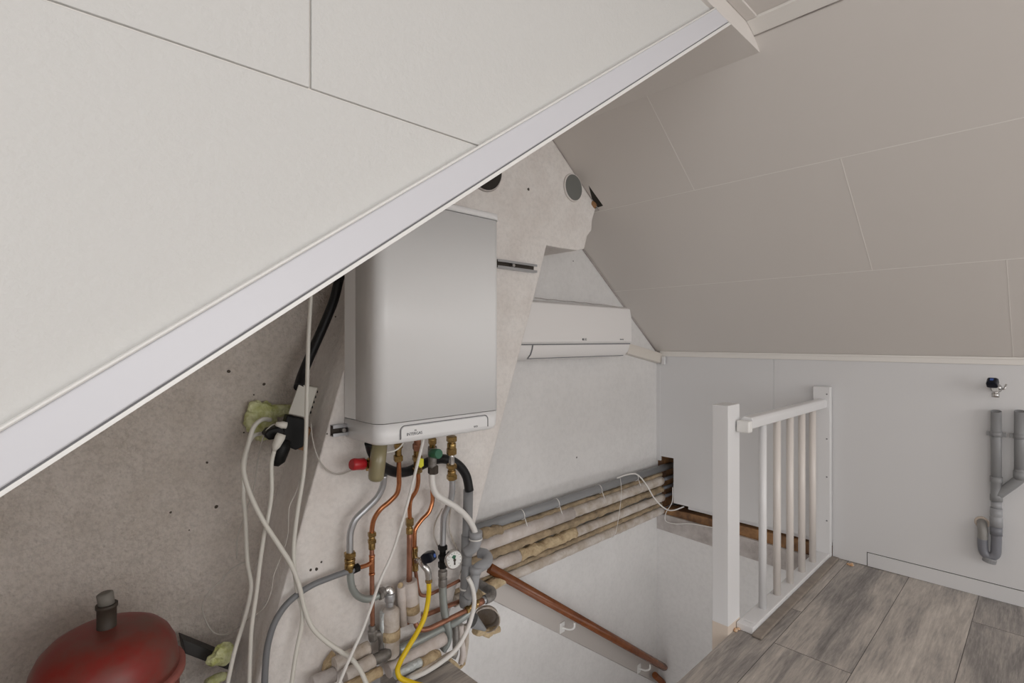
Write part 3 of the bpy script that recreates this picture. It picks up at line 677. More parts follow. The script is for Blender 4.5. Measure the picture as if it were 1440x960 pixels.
# white cable at the eaves hole
def cable(name,label,pts,r,mt,grp=None,n=8,k=8,cat='cable'):
    m = MB(); m.tube(pts, r, n, k); o = m.build(name, mt); tag(o,label,cat,grp); return o
cable('cable','white cable looping over the grey pipe into the eaves hole',[G(868,672,.085),G(882,667,.085),G(896,667,.095),G(908,680,.12),G(920,700,.14),G(934,714,.16),pix(948,717,x=XK-.03),pix(962,712,x=XK+.02)],.0042,M['whitehose'])
cable('cable','thin white wire curling below the knee wall panel by the corner',[pix(946,685,x=XK-.012),pix(945,706,x=XK-.012),pix(936,722,x=XK-.014),pix(936,732,x=XK-.016),pix(948,736,x=XK-.014),pix(970,736,x=XK-.012),pix(1005,742,x=XK-.012)],.003,M['whitehose'])
cable('wire','thin white wire hanging down across the lagged pipes',[G(872,671,.085),G(874,690,.115),G(871,720,.115),G(866,748,.1),G(861,756,.03)],.0014,M['whitehose'],cat='wire')

# ------------------------------------------------------------------ handrail on the stairwell wall
hr = thing('handrail', 'varnished brown wooden handrail descending along the stairwell wall', 'handrail', G(805,870,0))
a, b = G(686,797,.075), G(936,939,.075)
rr_ = rad(11.5,a.lerp(b,.5)); d = (b-a).normalized()
m = MB(); m.lathe(a,b,[(0,rr_),(.985,rr_),(.995,rr_*.8),(1,rr_*.4)],24); m.build('rail', M['handrail'], hr)
for px,py in ((808,870),(914,930)):
    c = G(px,py,.075); m = MB()
    m.tube([c+Vector((0,0,-rr_*.8)),c+Vector((-.004,0,-.045)),Vector((c.x-.012,YG-.05,c.z-.062)),Vector((c.x-.03,YG-.014,c.z-.058))],.0055,10,5)
    m.box((c.x-.05,YG-.017,c.z-.085),(c.x-.012,YG-.0125,c.z-.03))
    m.build('bracket', M['lip'], hr, bevel=.001)
m = MB(); a = G(921,949,.05); b = G(945,972,.05); m.cyl(a,b,.02,16); tag(m.build('handrail_end', M['handrail']), 'brown wooden rail piece below the handrail end by the stairwell corner', 'handrail')

# ------------------------------------------------------------------ plumbing under the boiler
def run(name, label, cat, loc): return thing(name, label, cat, loc)
def tpx(parent, name, pts, w, mt, n=14, k=7, **kw):
    P = [K(*q) for q in pts]; m = MB(); m.tube(P, rad(w,P[len(P)//2]), n, k, **kw); return m.build(name, mt, parent)
def fit(parent, name, a, b, segs, mt, hexa=True):
    """a,b pixel+off end points; segs: (t0,t1,width px,is_nut)"""
    A, B = K(*a), K(*b); m = MB()
    for t0,t1,w,nut in segs:
        p, q = A.lerp(B,t0), A.lerp(B,t1); r = rad(w,p)
        if nut: m.hexnut(p,q,r*1.06)
        else: m.lathe(p,q,[(0,r*.96),(.1,r),(.9,r),(1,r*.96)],18)
    return m.build(name, mt, parent)
# condensate hose
t = run('condensate_hose','black rubber drain hose looping behind the taps into grey pipe','hose',K(660,690,.07))
tpx(t,'hose',[(520,622,.10),(524,636,.09),(534,652,.07),(546,660,.06),(560,664,.055),(576,662,.05),(592,654,.05),(606,648,.05),(622,645,.05),(636,648,.055),(648,657,.06),(656,670,.065),(660,690,.07)],13.5,M['rubber'],18,8)
# trap cup
t = run('condensate_trap','olive translucent trap cup hanging under the boiler corner','trap',K(528,676,.12))
A, B = K(534,622,.12), K(528,677,.12); r = rad(22.5,B)
m = MB(); m.lathe(A,B,[(0,r*.98),(.5,r),(.86,r*.98),(.93,r*.9),(.98,r*.68),(1,r*.3)],26); m.build('cup', M['khaki'], t)
# filling tap with red handle
t = run('filling_valve','brass valve with red handle left of olive trap','valve',K(515,653,.03))
fit(t,'valve_body',(530,653,.08),(510,652,.08),[(0,.4,10,False),(.35,.7,18,True),(.7,1,13,False)],M['brass'])
m = MB(); A,B = K(513,652,.085), K(494,653,.09); r = rad(17,A); m.lathe(A,B,[(0,r*.75),(.1,r),(.55,r*.95),(.85,r*1.0),(1,r*.8)],10); m.build('handle', M['red'], t)
# 1 flow pipe, steel
t = run('heating_pipe','grey steel pipe curving from behind olive trap down to a U bend','pipe',K(520,840,.05))
tpx(t,'pipe',[(540,668,.09),(538,684,.08),(530,700,.07),(516,714,.06),(500,730,.055),(493,748,.05),(492,765,.05),(492,782,.05)],9.5,M['steel'])
fit(t,'coupling',(492,776,.05),(492,803,.05),[(0,.26,16,True),(.24,.34,13,False),(.33,.5,15,False),(.5,.58,12,False),(.56,.78,14.5,False),(.76,1,15,True)],M['brass'])
tpx(t,'lower_pipe',[(493,800,.05),(493,814,.05),(496,828,.05),(504,838,.05),(516,842,.05),(528,839,.05),(536,834,.05)],10,M['greenpipe'])
fit(t,'elbow_nut',(532,836,.05),(541,831,.05),[(0,.5,17,True),(.5,1,14,False)],M['iron'])
tpx(t,'elbow',[(538,833,.05),(546,828,.05),(549,832,.055),(548,845,.06)],12,M['chrome'])
fit(t,'socket',(548,834,.06),(548,852,.06),[(0,.6,14.5,False),(.55,1,11,False)],M['steel'])
# copper flow pipe with tee
t = run('copper_pipe','bright copper pipe with tee branch beside the grey steel U bend','pipe',K(523,880,.04))
fit(t,'coupling',(560,622,.11),(560,648,.10),[(0,.3,12,True),(.25,.7,9.5,False),(.68,1,12.5,True)],M['brass'])
tpx(t,'pipe',[(561,645,.10),(561,668,.09),(561,682,.085),(558,694,.08),(548,705,.07),(535,716,.06),(526,730,.05),(523,745,.045),(523,756,.045)],6.8,M['copper'])
fit(t,'coupling',(523,748,.045),(523,772,.045),[(0,.25,11.5,True),(.25,.45,9,False),(.42,.65,11.5,True),(.62,1,9.5,False)],M['brass'])
tpx(t,'lower_pipe',[(523,768,.045),(523,800,.045),(523.5,850,.045),(524,884,.045)],6.6,M['copperdull'])
fit(t,'tee',(523,780,.045),(523,808,.045),[(0,.1,8.6,False),(.1,.9,7.8,False),(.9,1,8.6,False)],M['copper'])
tpx(t,'tee_branch',[(523,790,.047),(517,794,.05),(508,797,.055),(501,799,.058)],6.2,M['copper'])
fit(t,'branch_nut',(504,797.5,.056),(497,800.5,.06),[(0,1,12,True)],M['blackp'])
fit(t,'elbow',(523,879,.045),(525,902,.045),[(0,.35,10,False),(.3,.9,13,True)],M['iron'])
tpx(t,'elbow_branch',[(525,893,.045),(534,891,.05),(537,899,.05),(537,918,.05)],10,M['iron'])
# grey hose from the tee
cable('drain_hose','thick grey hose arcing from the copper tee down the chimney breast',[K(500,800,.06),K(484,805,.05),K(462,813,.04),K(440,822,.035),K(418,836,.035),K(400,853,.035),K(386,876,.035),K(377,905,.035),K(373,940,.035),K(372,985,.035)],rad(8.5,K(420,835)),M['cablegrey'],n=14,cat='hose')
# gas / copper with yellow tag
t = run('copper_pipe','copper pipe with yellow tagged valve entering a pale lagged cylinder','pipe',K(577,820,.05))
fit(t,'top_nut',(587,617,.12),(587,632,.11),[(0,.5,10,False),(.45,1,13,True)],M['copperdull'])
fit(t,'valve_body',(587,630,.11),(587,664,.095),[(0,.35,11,False),(.3,.5,14,True),(.5,.8,11,False),(.8,1,13,True)],M['brass'])
m = MB(); m.prism([K(590,644,.135),K(596,645,.13),K(596,655,.13),K(592,658,.135),K(588,654,.135)],(0,.008,0)); m.build('yellow_tag', M['yellowtag'], t, bevel=.001)
tpx(t,'pipe',[(588,660,.095),(588,678,.09),(585,690,.08),(578,702,.065),(576,716,.055),(577,736,.05)],6,M['copper'])
fit(t,'coupling',(576,728,.05),(576,750,.05),[(0,.5,11,True),(.45,.7,8,False),(.65,1,10,False)],M['brass'])
tpx(t,'lower_pipe',[(576,745,.05),(576,780,.05),(575.5,818,.05)],8,M['copperdull'],k=3)
# cold water : green knob + white lagged pipe
t = run('inlet_valve','brass inlet group with green round knob feeding white lagged pipe','valve',K(609,664,.1))
fit(t,'top_nut',(608,616,.12),(608,632,.11),[(0,.5,11,True),(.45,1,8.5,False)],M['brass'])
fit(t,'valve_body',(608,628,.11),(608,656,.10),[(0,.4,13,False),(.35,1,12,False)],M['iron'])
fit(t,'dark_nut',(609,654,.10),(609,666,.10),[(0,1,14,True)],M['darkstub'])
m = MB(); A,B = K(606,637,.115), K(617.5,638,.16); r = rad(14,B); m.lathe(A,B,[(0,r*.8),(.3,r),(.92,r*1.0),(1,r*.9)],22); m.build('knob', M['green'], t)
t2 = run('white_lagged_pipe','white lagged hose swinging right from green valve into grey pipe socket','pipe',K(668,748,.1))
tpx(t2,'hose',[(607.5,664,.10),(608,680,.10),(613,694,.10),(625,703,.10),(640,712,.10),(652,722,.10),(661,733,.10),(667,745,.10),(669,756,.10)],8.6,M['whitehose'],18,8)
# hot water / return, steel with gauge
t = run('heating_pipe','steel return pipe with brass couplings carrying the round pressure gauge','pipe',K(623,820,.06))
fit(t,'coupling',(635,613,.12),(635,639,.115),[(0,.3,14,True),(.28,.4,10,False),(.38,.66,13,False),(.64,1,13.5,True)],M['brass'])
tpx(t,'upper_pipe',[(635,636,.115),(635,648,.11),(635.5,656,.11)],8,M['chrome'],k=2)
fit(t,'coupling',(635,652,.11),(635.5,674,.105),[(0,.3,14,True),(.28,.45,10,False),(.42,.7,12,False),(.68,1,14,True)],M['brass'])
tpx(t,'pipe',[(636,670,.105),(636,688,.10),(634,702,.09),(629,714,.075),(624,727,.065),(623,745,.06),(622.5,772,.06)],8.6,M['steel'])
fit(t,'black_nut',(622.5,766,.06),(622.5,778,.06),[(0,.6,12.5,True),(.55,1,9,False)],M['blackp'])
fit(t,'manifold',(622.5,776,.06),(622.5,798,.06),[(0,.2,9,False),(.18,.42,12.5,True),(.4,.62,10,False),(.6,1,12.5,True)],M['blackp'])
fit(t,'iron_union',(622.5,796,.06),(622.5,824,.06),[(0,.25,9,False),(.22,.5,13,False),(.48,.62,11,False),(.6,1,12.5,False)],M['iron'])
fit(t,'white_tape',(622.5,820,.06),(622.5,824.5,.06),[(0,1,11.5,False)],M['whitehose'])
tpx(t,'lower_pipe',[(622.5,822,.06),(623,840,.06),(625,860,.06),(629,878,.06),(631,892,.055),(628,905,.05),(622,914,.045)],11,M['greenpipe'])
ga = run('pressure_gauge','round white pressure gauge between black manifold and grey drain pipe','gauge',K(639,787,.1))
A,B = K(638,787,.075), K(639,787,.105); r = rad(26.5,B); ax = Vector((-.12,-1,.05)).normalized()
m = MB(); m.lathe(B-ax*.022,B,[(0,r*.8),(.3,r),(.85,r*1.02),(1,r*.95)],32); m.build('case', M['chrome'], ga)
m = MB(); m.lathe(B+ax*.0003,B+ax*.0008,[(0,r*.88),(1,r*.86)],32); dl = m.build('dial', M['dial'], ga)
m = MB(); u_ = ax.cross(Vector((0,0,1))).normalized(); v_ = u_.cross(ax)
for kk in range(11):
    an = math.radians(-130+26*kk); c = B+ax*.0012+(u_*math.sin(an)+v_*math.cos(an))*r*.72; m.blob(c,r*.045,(1,1,1),0,1,1)
m.build('scale_mark', M['ink'], dl)
m = MB(); c=B+ax*.0016; m.prism([c-u_*r*.09-v_*r*.5,c+u_*r*.09-v_*r*.5,c+u_*r*.05+v_*r*.15,c-u_*r*.05+v_*r*.15], ax*.001); m.cyl(c,c+ax*.002,r*.15,14); m.build('pointer', M['darkstub'], dl)
m = MB(); c=B+ax*.0014; m.prism([c,c+(u_*.35+v_*.35)*r,c+(u_*.1+v_*.55)*r,c+(u_*-.2+v_*.42)*r], ax*.0005); m.build('green_zone', M['green'], dl)
fit(ga,'stem',(624,788,.06),(637,787,.085),[(0,1,7,False)],M['blackp'])
# copper with shut-off valve, loops behind the hose
t = run('copper_pipe','copper pipe from behind white hose with shut-off valve and low loop','pipe',K(588,830,.04))
tpx(t,'pipe',[(608,688,.04),(608,706,.04),(603,720,.04),(592,732,.04),(584,745,.04),(583,760,.04),(583,772,.04)],6,M['copper'])
fit(t,'coupling',(583,769,.04),(584,802,.04),[(0,.2,9.5,False),(.18,.5,8,False),(.45,.75,10.5,True),(.72,1,9,False)],M['brass'])
tpx(t,'lower_pipe',[(584,800,.04),(586,815,.035),(588,828,.03),(592,836,.03),(600,837,.03),(612,832,.03),(630,824,.03),(646,816,.03)],5,M['copperdull'])
# tap with navy knob and yellow gas hose
t = run('drain_tap','chrome tap with navy faceted knob above yellow hose','tap',K(603,808,.1))
fit(t,'tap_stem',(585,788,.05),(596,786,.085),[(0,.4,9,True),(.35,1,7.5,False)],M['chrome'])
tpx(t,'spout',[(590,787,.075),(596,795,.10),(601,802,.11),(603,814,.11)],9,M['chrome'])
m = MB(); A,B = K(594,785,.09), K(611,781,.135); r=rad(18,A); m.lathe(A,B,[(0,r*.62),(.35,r*1.12),(.8,r*1.05),(1,r*.7)],4,False); kn=m.build('knob', M['blueknob'], t, bevel=.003)
d=(B-A).normalized(); m=MB(); m.lathe(B+d*.0004,B+d*.0012,[(0,r*.3),(1,r*.3)],14); m.build('mark', M['bluemark'], kn)
t = run('gas_hose','yellow hose hanging from the tap with navy knob to the floor','hose',K(580,960,.1))
tpx(t,'hose',[(603,816,.11),(603,832,.11),(601,850,.11),(596,870,.12),(586,890,.13),(574,910,.14),(563,930,.14),(559,942,.14),(562,952,.15),(574,958,.17),(600,966,.22)],7.2,M['yellow'],16,8)
fit(t,'clamp',(603,811,.11),(603,820,.11),[(0,.5,8.6,False),(.4,.9,9.5,True)],M['brass'])
# grey drain stack
t = run('drain_stack','grey plastic waste stack with side socket right of the gauge','drain pipe',K(654,848,.05))
q = .055
m = MB(); A,B = K(659,688,q), K(655,848,q); r = rad(15,A)
zz = lambda py: K(655,py,q).z
xx_ = lambda py: K(658.5-(py-688)*.022,py,q)
m.tube([xx_(688),xx_(845)],r*.92,22,1)
m.lathe(xx_(752),xx_(782),[(0,r*1.12),(.9,r*1.12),(1,r)],24); m.lathe(xx_(793),xx_(838),[(0,r*.98),(.3,r*1.0),(.34,r*1.1),(.9,r*1.1),(1,r*1.0)],24)
m.lathe(xx_(834),xx_(852),[(0,r*1.2),(.8,r*1.22),(1,r*1.1)],24)
m.build('stack', M['pvc'], t)
m = MB(); m.tube([K(669,750,.10),K(669,760,.10),K(666,768,.09),K(656,776,.065)],r*1.08,22,6); m.lathe(K(669,747,.10),K(669,757,.10),[(0,r*1.22),(1,r*1.2)],24); m.build('side_socket', M['pvclight'], t)
tr_ = [K(657,838,.07),K(664,828,.085),K(667,812,.09),K(670,801,.09),K(676,796,.085),K(683,792,.075),K(686,785,.055),K(682,779,.03),K(674,777,.005)]
m = MB(); m.tube(tr_,r*1.0,22,7); m.lathe(K(668,806,.09),K(669,797,.09),[(0,r*1.12),(1,r*1.12)],22); m.build('waste_trap', M['pvclight'], t)
for py,off in ((826,.07),):
    m = MB(); c = xx_(py); m.lathe(c+Vector((0,0,.003)),c-Vector((0,0,.003)),[(0,r*1.25),(1,r*1.25)],22); m.build('cable_tie', M['whitehose'], t)
m = MB(); c = K(669,757,.10); m.lathe(c+Vector((0,0,.0025)),c-Vector((0,0,.0025)),[(0,r*1.27),(1,r*1.27)],22); m.build('cable_tie', M['whitehose'], t)
# white overflow hose
cable('overflow_hose','thin white hose hanging from the grey waste stack to the floor',[K(658,812,.11),K(664,824,.115),K(667,845,.12),K(663,868,.125),K(654,892,.13),K(640,914,.13),K(620,931,.13),K(596,946,.13),K(574,955,.13)],rad(6.2,K(660,860,.11)),M['whitehose'],n=12,cat='hose')
# lower copper crossing pipes
t = run('copper_pipe','low copper pipe crossing under yellow hose to a grey elbow','pipe',K(640,870,.06))
tpx(t,'pipe',[(584,872,.05),(586,880,.055),(592,885,.06),(602,884,.065),(618,877,.07),(640,866,.075),(660,856,.08)],7,M['copperdull'])
fit(t,'coupling',(655,858,.08),(674,847,.085),[(0,.2,10,True),(.2,.45,8,False),(.45,.7,11,True),(.7,1,10,False)],M['brass'])
tpx(t,'end_pipe',[(670,850,.085),(680,844,.09)],9,M['copperdull'],k=1)
fit(t,'nut',(679,844.5,.09),(684,842,.09),[(0,1,10,False)],M['steel'])
tpx(t,'elbow',[(682,843,.09),(691,838,.09),(692,832,.08),(684,827,.04),(668,817,-.01)],12.5,M['iron'])
t = tpx(None,'copper_pipe',[(560,880,.02),(575,874,.02),(600,864,.02),(630,852,.02),(655,842,.02)],6.5,M['copperdull']); tag(t,'dull copper pipe running behind the pale lagged cylinders','pipe')
# lagged vertical cylinders
t = run('lagged_cylinder','dusty white lagged riser with foil and ochre patch under chrome elbow','pipe lagging',K(548,930,.05))
m = MB(); A,B = K(549,854,.06), K(549,921,.05); r=rad(25,A); m.lathe(A,B,[(0,r*.55),(.05,r*.95),(.12,r),(.97,r),(1,r*.9)],22); m.build('lagging', M['foampipe'], t)
m = MB(); A,B = K(539,860,.055), K(539,915,.05); r=rad(10,A); m.cyl(A,B,r,14); m.build('side_board', M['foil'], t)
A,B = K(549.6,884,.0595), K(549.8,897,.0595); r=rad(26,A); m = MB(); m.lathe(A,B,[(0,r),(1,r*1.0)],22); m.build('ochre_patch', M['wooly'], t)
t = run('lagged_cylinder','pale white lagged riser below the copper pipe with yellow patch','pipe lagging',K(580,875,.05))
m = MB(); A,B = K(576,816,.05), K(582,871,.045); r=rad(24,A)*.85; m.lathe(A,B,[(0,r*.9),(.02,r),(.97,r),(1,r*.9)],22); m.build('lagging', M['foampink'], t)
m = MB(); A,B = K(579,849,.05), K(580.5,860,.05); m.lathe(A,B,[(0,r*1.01),(1,r*1.01)],22); m.build('yellow_patch', M['wooly'], t)
m = MB(); A,B = K(564,824,.045), K(567,878,.04); r=rad(12,A); m.lathe(A,B,[(0,r*.9),(.03,r),(1,r)],16); lg2=m.build('back_strip', M['foampink'], t)
m = MB(); m.blob(K(563,823,.055),rad(8,K(563,823,.05)),(1,.7,1),.3,60,3); m.build('foam_plug', M['wooly'], t)
# base pipes in front of the breast
def base(label, pts, w, mt, wob=0.0, name='lagged_pipe', n=18, open_end=0.0):
    P = [K(*q) for q in pts]; m = MB()
    if len(P) == 2: P = [P[0].lerp(P[1],i/14) for i in range(15)]; m.tube(P, rad(w,P[7]), n, 1, wob=wob, open_end=open_end)
    else: m.tube(P, rad(w,P[1]), n, 7, wob=wob, open_end=open_end)
    o = m.build(name, mt); tag(o,label,'pipe'); return o
base('grey green iron pipe running along the foot of the chimney breast',[(560,914,.04),(585,902,.045),(620,884,.045),(645,871,.045),(662,858,.05),(668,846,.04)],12.5,M['greenpipe'],name='iron_pipe')
base('pale pink lagged pipe beneath the grey green iron pipe',[(545,943,.07),(624,897,.06)],19,M['foampink'],.06)
base('silver foil wrapped pipe on the floor behind yellow hose',[(556,949,.11),(592,930,.10)],12,M['foil'],.12,name='foil_pipe')
base('ochre wool lump wrapped around the pipe end above the floor',[(592,931,.105),(616,920,.09)],13,M['wooly'],.3)
base('narrow dusty pipe lying along the floor edge behind white hose',[(560,962,.13),(640,916,.10)],8,M['foampipe'],.1)
base('upper beige lagged pipe stub crossed by white cables',[(470,934,.05),(518,911,.05)],19,M['foampipe'],.10)
base('middle pale lagged pipe stub crossed by white cables',[(484,951,.10),(524,929,.09)],19,M['foampipe'],.06)
base('ochre wool wrapped pipe under the pale lagged stubs',[(478,972,.13),(535,944,.12)],15,M['wooly'],.2)
base('grey pipe socket joining the lagged stubs under dusty riser',[(522,930,.08),(546,918,.07)],15,M['iron'],0,name='pipe_socket')
base('broken concrete coloured lagging lump at the foot of the chimney breast',[(438,962,.05),(470,948,.05)],20,M['concrete'],.2)
m = MB(); m.prism([K(470,917,.03),K(473,921,.03),K(466,938,.03),K(455,946,.03),K(458,934,.03)],(0,.02,0)); tag(m.build('wool_scrap', M['wooly'], bevel=.003),'torn ochre scrap sticking up beside the beige pipe stub','scrap')
m = MB(); m.prism([K(521,938,.10),K(534,934,.10),K(536,962,.10),K(520,962,.10)],(0,.02,0)); o=m.build('mounting_plate', M['steel'], bevel=.002); tag(o,'small grey metal plate with bolt below the pipe socket','plate')
m = MB(); c=K(525.5,944,.1015); m.blob(c,.006,(1,.6,1),0,1,2); m.build('bolt', M['darkstub'], o)
# torn lagging right of the base
t = run('torn_lagging','open torn white pipe sleeve beside the grey elbow above stairwell','pipe lagging',K(690,880,.02))
A,B = K(684,872,-.06), K(684,872,.035); r = rad(40,B)
m = MB(); m.tube([A.lerp(B,i/10) for i in range(11)],r,28,1,wob=.10,rf=lambda s_: .7+.3*s_,open_end=.10)
for v in m.bm.verts: v.co.z = B.z + (v.co.z-B.z)*.76
m.build('sleeve', M['foampipe'], t)
m = MB(); A,B=K(668,887,.045),K(700,884,.03); m.tube([A,K(686,890,.04),B],r*.26,14,5,wob=.5); m.build('wool_lining', M['wooly'], t)
m = MB(); A,B=K(664,872,.05),K(682,885,.06); m.tube([A,B],r*.5,16,1,rf=lambda s_:1-.75*s_); m.build('grey_cone', M['pvc'], t)
t = run('lagging_strip','bent white lagging strips hanging at the corner of the chimney breast','pipe lagging',K(650,920,.0))
for px0,px1,py1,w,mt in ((640,640,925,9,'iron'),(648,651,933,8,'foampink'),(655,654,934,7,'foampipe')):
    m = MB(); m.tube([K(px0,878,.03),K(px0+1,900,.03),K(px1,918,.03),K(px1-3,py1,.03)],rad(w,K(650,900)),12,5,wob=.1); m.build('strip', M[mt], t)
m = MB(); m.tube([K(632,926,.035),K(640,933,.035),K(647,938,.035),K(653,931,.035)],rad(5,K(650,930)),10,5,wob=.2); m.build('torn_edge', M['wooly'], t)

# ------------------------------------------------------------------ cables and sockets in the niche
t = thing('junction_box','ivory plastic box with vents in the corner above black sockets','junction box',K(425,590,-.08))
def quad(pp, off, dep): return [K(a_,b_,off) for a_,b_ in pp]
m = MB(); m.prism(quad(((420,540),(447,545),(433,588),(405,582)),-.08,.03),(.022,.045,0)); jb=m.build('box', M['boxplastic'], t, bevel=.004)
m = MB()
for kk in range(5):
    f_=.15+.17*kk; c=K(447-14*f_,545+43*f_,-.08)+Vector((.0085,.017,0)); m.box((c.x,c.y,c.z-.004),(c.x+.004,c.y+.012,c.z+.004))
m.build('vent', M['blackp'], t)
t = thing('socket_block','black multi-way socket block and adapters plugged below ivory box','socket block',K(410,625,-.06))
m = MB(); m.prism(quad(((404,584),(431,590),(427,628),(416,633),(400,626),(398,604)),-.07,0),(.01,.05,0)); m.build('block', M['blackp'], t, bevel=.004)
m = MB(); m.prism(quad(((396,599),(402,606),(396,616),(378,619),(372,611),(378,604)),-.06,0),(.005,.05,0)); m.build('adapter', M['blackp'], t, bevel=.005)
m = MB(); A,B=K(399,618,-.05),K(388,655,-.05); m.lathe(A,B,[(0,.020),(.3,.026),(.8,.022),(1,.008)],20); m.build('adapter', M['blackp'], t)
m = MB(); m.prism(quad(((431,600),(437,604),(428,634),(416,631)),-.08,0),(.015,.03,0)); tag(m.build('wood_block', M['brownwood'], bevel=.002),'small brown wooden block beside the black socket block','wood block')
c = G(368,588,.03); m = MB(); m.blob(c, rad(44,c), (1,.6,1.05), .22, 34, 5); m.blob(G(394,577,.04), rad(26,c), (1.5,.6,.7), .3, 45, 4); m.blob(G(370,609,.03), rad(28,c), (1.1,.6,.8), .3, 45, 4); m.blob(G(360,573,.04), rad(24,c), (1,.6,.8), .3, 45, 4)
tag(m.build('foam_blob', M['pur']),'yellow-green foam blob on the wall beside black sockets','foam')
c = G(314,919,.16); m = MB(); m.blob(c, rad(30,c), (1.0,.6,1.0), .25, 45, 4); m.blob(G(303,926,.16), rad(22,c), (1.0,.6,.8), .25, 45, 4); tag(m.build('foam_blob', M['pur']),'pale green foam lump on the wall above black board','foam')
c = K(305,955,-.12); m = MB(); m.blob(c, rad(24,c), (1.3,.7,.6), .4, 30, 3); tag(m.build('foam_blob', M['pur']),'small green foam scrap on the floor under black board','foam')
# black cable in the corner
cable('conduit_cable','thick black cable behind the boiler leading to the ivory box',[K(483,372,-.10),K(476,396,-.10),K(470,420,-.11),K(460,446,-.12),K(446,478,-.13),K(434,505,-.13),K(424,530,-.12),K(420,545,-.09)],rad(13.5,K(450,460,-.1)),M['rubber'],n=14)
# cables
cw = rad(6.3,K(420,800,0))
cable('cable','long white cable hanging straight from the roof edge past the ivory box',[Vector((K(440,395,-.02).x+.004,YP+.02,low(K(440,395,-.02).x)-.002)),K(437,418,-.02),K(434,470,-.01),K(432,540,-.01),K(430,620,0),K(427,665,.01),K(418,722,.02),K(413,768,.025),K(414,800,.03),K(418,830,.035),K(425,858,.04),K(424,880,.04),K(416,920,.05),K(408,975,.06)],cw*.9,M['cable'],n=10)
def plug(parent_label,tip,body,w):
    pass
t = thing('cable','thick white cable sweeping from foam blob across to the floor pipes','cable',K(440,880,.05))
m = MB(); m.tube([K(380,590,-.16),K(368,590,-.12),K(357,600,-.10),K(349,625,-.08),K(342,655,-.04),K(350,690,-.01),K(370,732,.02),K(392,766,.03),K(411,797,.04),K(421,825,.05),K(428,855,.05),K(439,882,.06),K(458,901,.07),K(478,915,.09),K(496,928,.12),K(508,945,.15),K(518,968,.18)],cw*1.02,10,8); m.build('cord', M['cable'], t)
t = thing('cable','white cable bundle hanging in the corner behind the thick sweeping cable','cable',K(330,930,-.05))
m = MB(); m.tube([K(370,609,-.14),K(358,612,-.13),K(350,622,-.12),K(344,650,-.11),K(342,690,-.10),K(345,730,-.10),K(348,790,-.09),K(353,822,-.07),K(350,845,-.06),K(342,876,-.05),K(330,915,-.04),K(318,970,-.03)],cw*.92,10,8); m.build('cord', M['cable'], t)
t = thing('cable','white cable with plug in the black adapter hanging down the chimney side','cable',K(355,900,-.02))
m = MB(); m.tube([K(386,632,-.035),K(382,650,-.03),K(382,690,-.02),K(379,716,-.01),K(371,755,0),K(365,795,0),K(361,830,0),K(354,880,0),K(352,915,0),K(350,975,0)],cw*.9,10,8); m.build('cord', M['cable'], t)
m = MB(); A,B=K(396,610,-.03),K(385,634,-.03); m.lathe(A,B,[(0,.013),(.2,.015),(.7,.012),(1,.005)],16); m.build('plug', M['cable'], t)
t = thing('cable','thin white lead with small plug above the black adapter','cable',K(370,650,-.1))
m = MB(); m.tube([K(396,596,-.05),K(384,597,-.06),K(374,606,-.08),K(368,622,-.10),K(362,650,-.12),K(358,680,-.13),K(346,720,-.14),K(334,755,-.14),K(333,785,-.14)],.0022,8,8); m.build('cord', M['thinwire'], t)
m = MB(); A,B=K(403,598,-.04),K(388,596,-.045); m.lathe(A,B,[(0,.010),(.4,.011),(1,.006)],14); m.build('plug', M['cable'], t)
cable('wire','thin grey wire looping across the corner above the foam lump',[K(432,600,-.02),K(428,650,0),K(416,692,.0),K(407,712,.0),K(404,755,0),K(392,790,0),K(385,808,0),K(381,832,-.01),K(370,855,-.03),K(350,870,-.06),K(333,884,-.10),K(318,892,-.13),K(302,890,-.15),K(290,874,-.16),K(285,850,-.16),K(296,830,-.16),K(312,815,-.16),K(326,800,-.15),K(345,790,-.14),K(350,795,-.12)],.0022,M['thinwire'],cat='wire')
cable('wire','thin grey wire sagging from ivory box to the red valve',[K(437,595,-.04),K(440,620,-.01),K(448,645,.01),K(462,662,.015),K(478,667,.015),K(492,662,.02),K(505,655,.05)],.0022,M['thinwire'],cat='wire')
cable('cable','thin white cable hanging diagonally from the boiler across the copper pipes',[K(596,612,.20),K(594,624,.18),K(585,660,.16),K(575,700,.14),K(563,742,.13),K(550,782,.12),K(535,815,.12),K(520,858,.12),K(508,890,.12),K(494,920,.13),K(475,965,.16)],rad(4.4,K(560,750,.12)),M['whitehose'],n=10)
cable('wire','short white wire under the boiler between trap and coupling',[K(567,623,.14),K(562,629,.15),K(554,634,.15),K(544,636,.14)],.0025,M['whitehose'],cat='wire')
cable('wire','pale thin wire hanging behind the gauge manifold',[K(640,690,.02),K(634,712,.02),K(632,740,.02),K(637,760,.02),K(646,776,.02)],.0035,M['foampipe'],cat='wire')
cable('wire','pale thin wire left of the steel return pipe',[K(622,715,.02),K(612,735,.02),K(610,752,.02),K(616,768,.03)],.0028,M['foampipe'],cat='wire')
# black board on the wall beside the tank
m = MB(); m.prism([G(256,898,.11),G(326,926,.11),G(326,944,.11),G(260,919,.11)],(0,.05,0)); tag(m.build('black_board', M['blackwood'], bevel=.003),'black board lying against the niche wall beside the red tank','board')
m = MB(); m.box((0.33,YG-.22,ZF+.0005),(0.43,YG-.02,ZF+.06)); tag(m.build('void_block', M['dark'], bevel=.02),'dark block for the unlit void in the niche corner below black board','void_block')  # dark block put in for the shade under the board

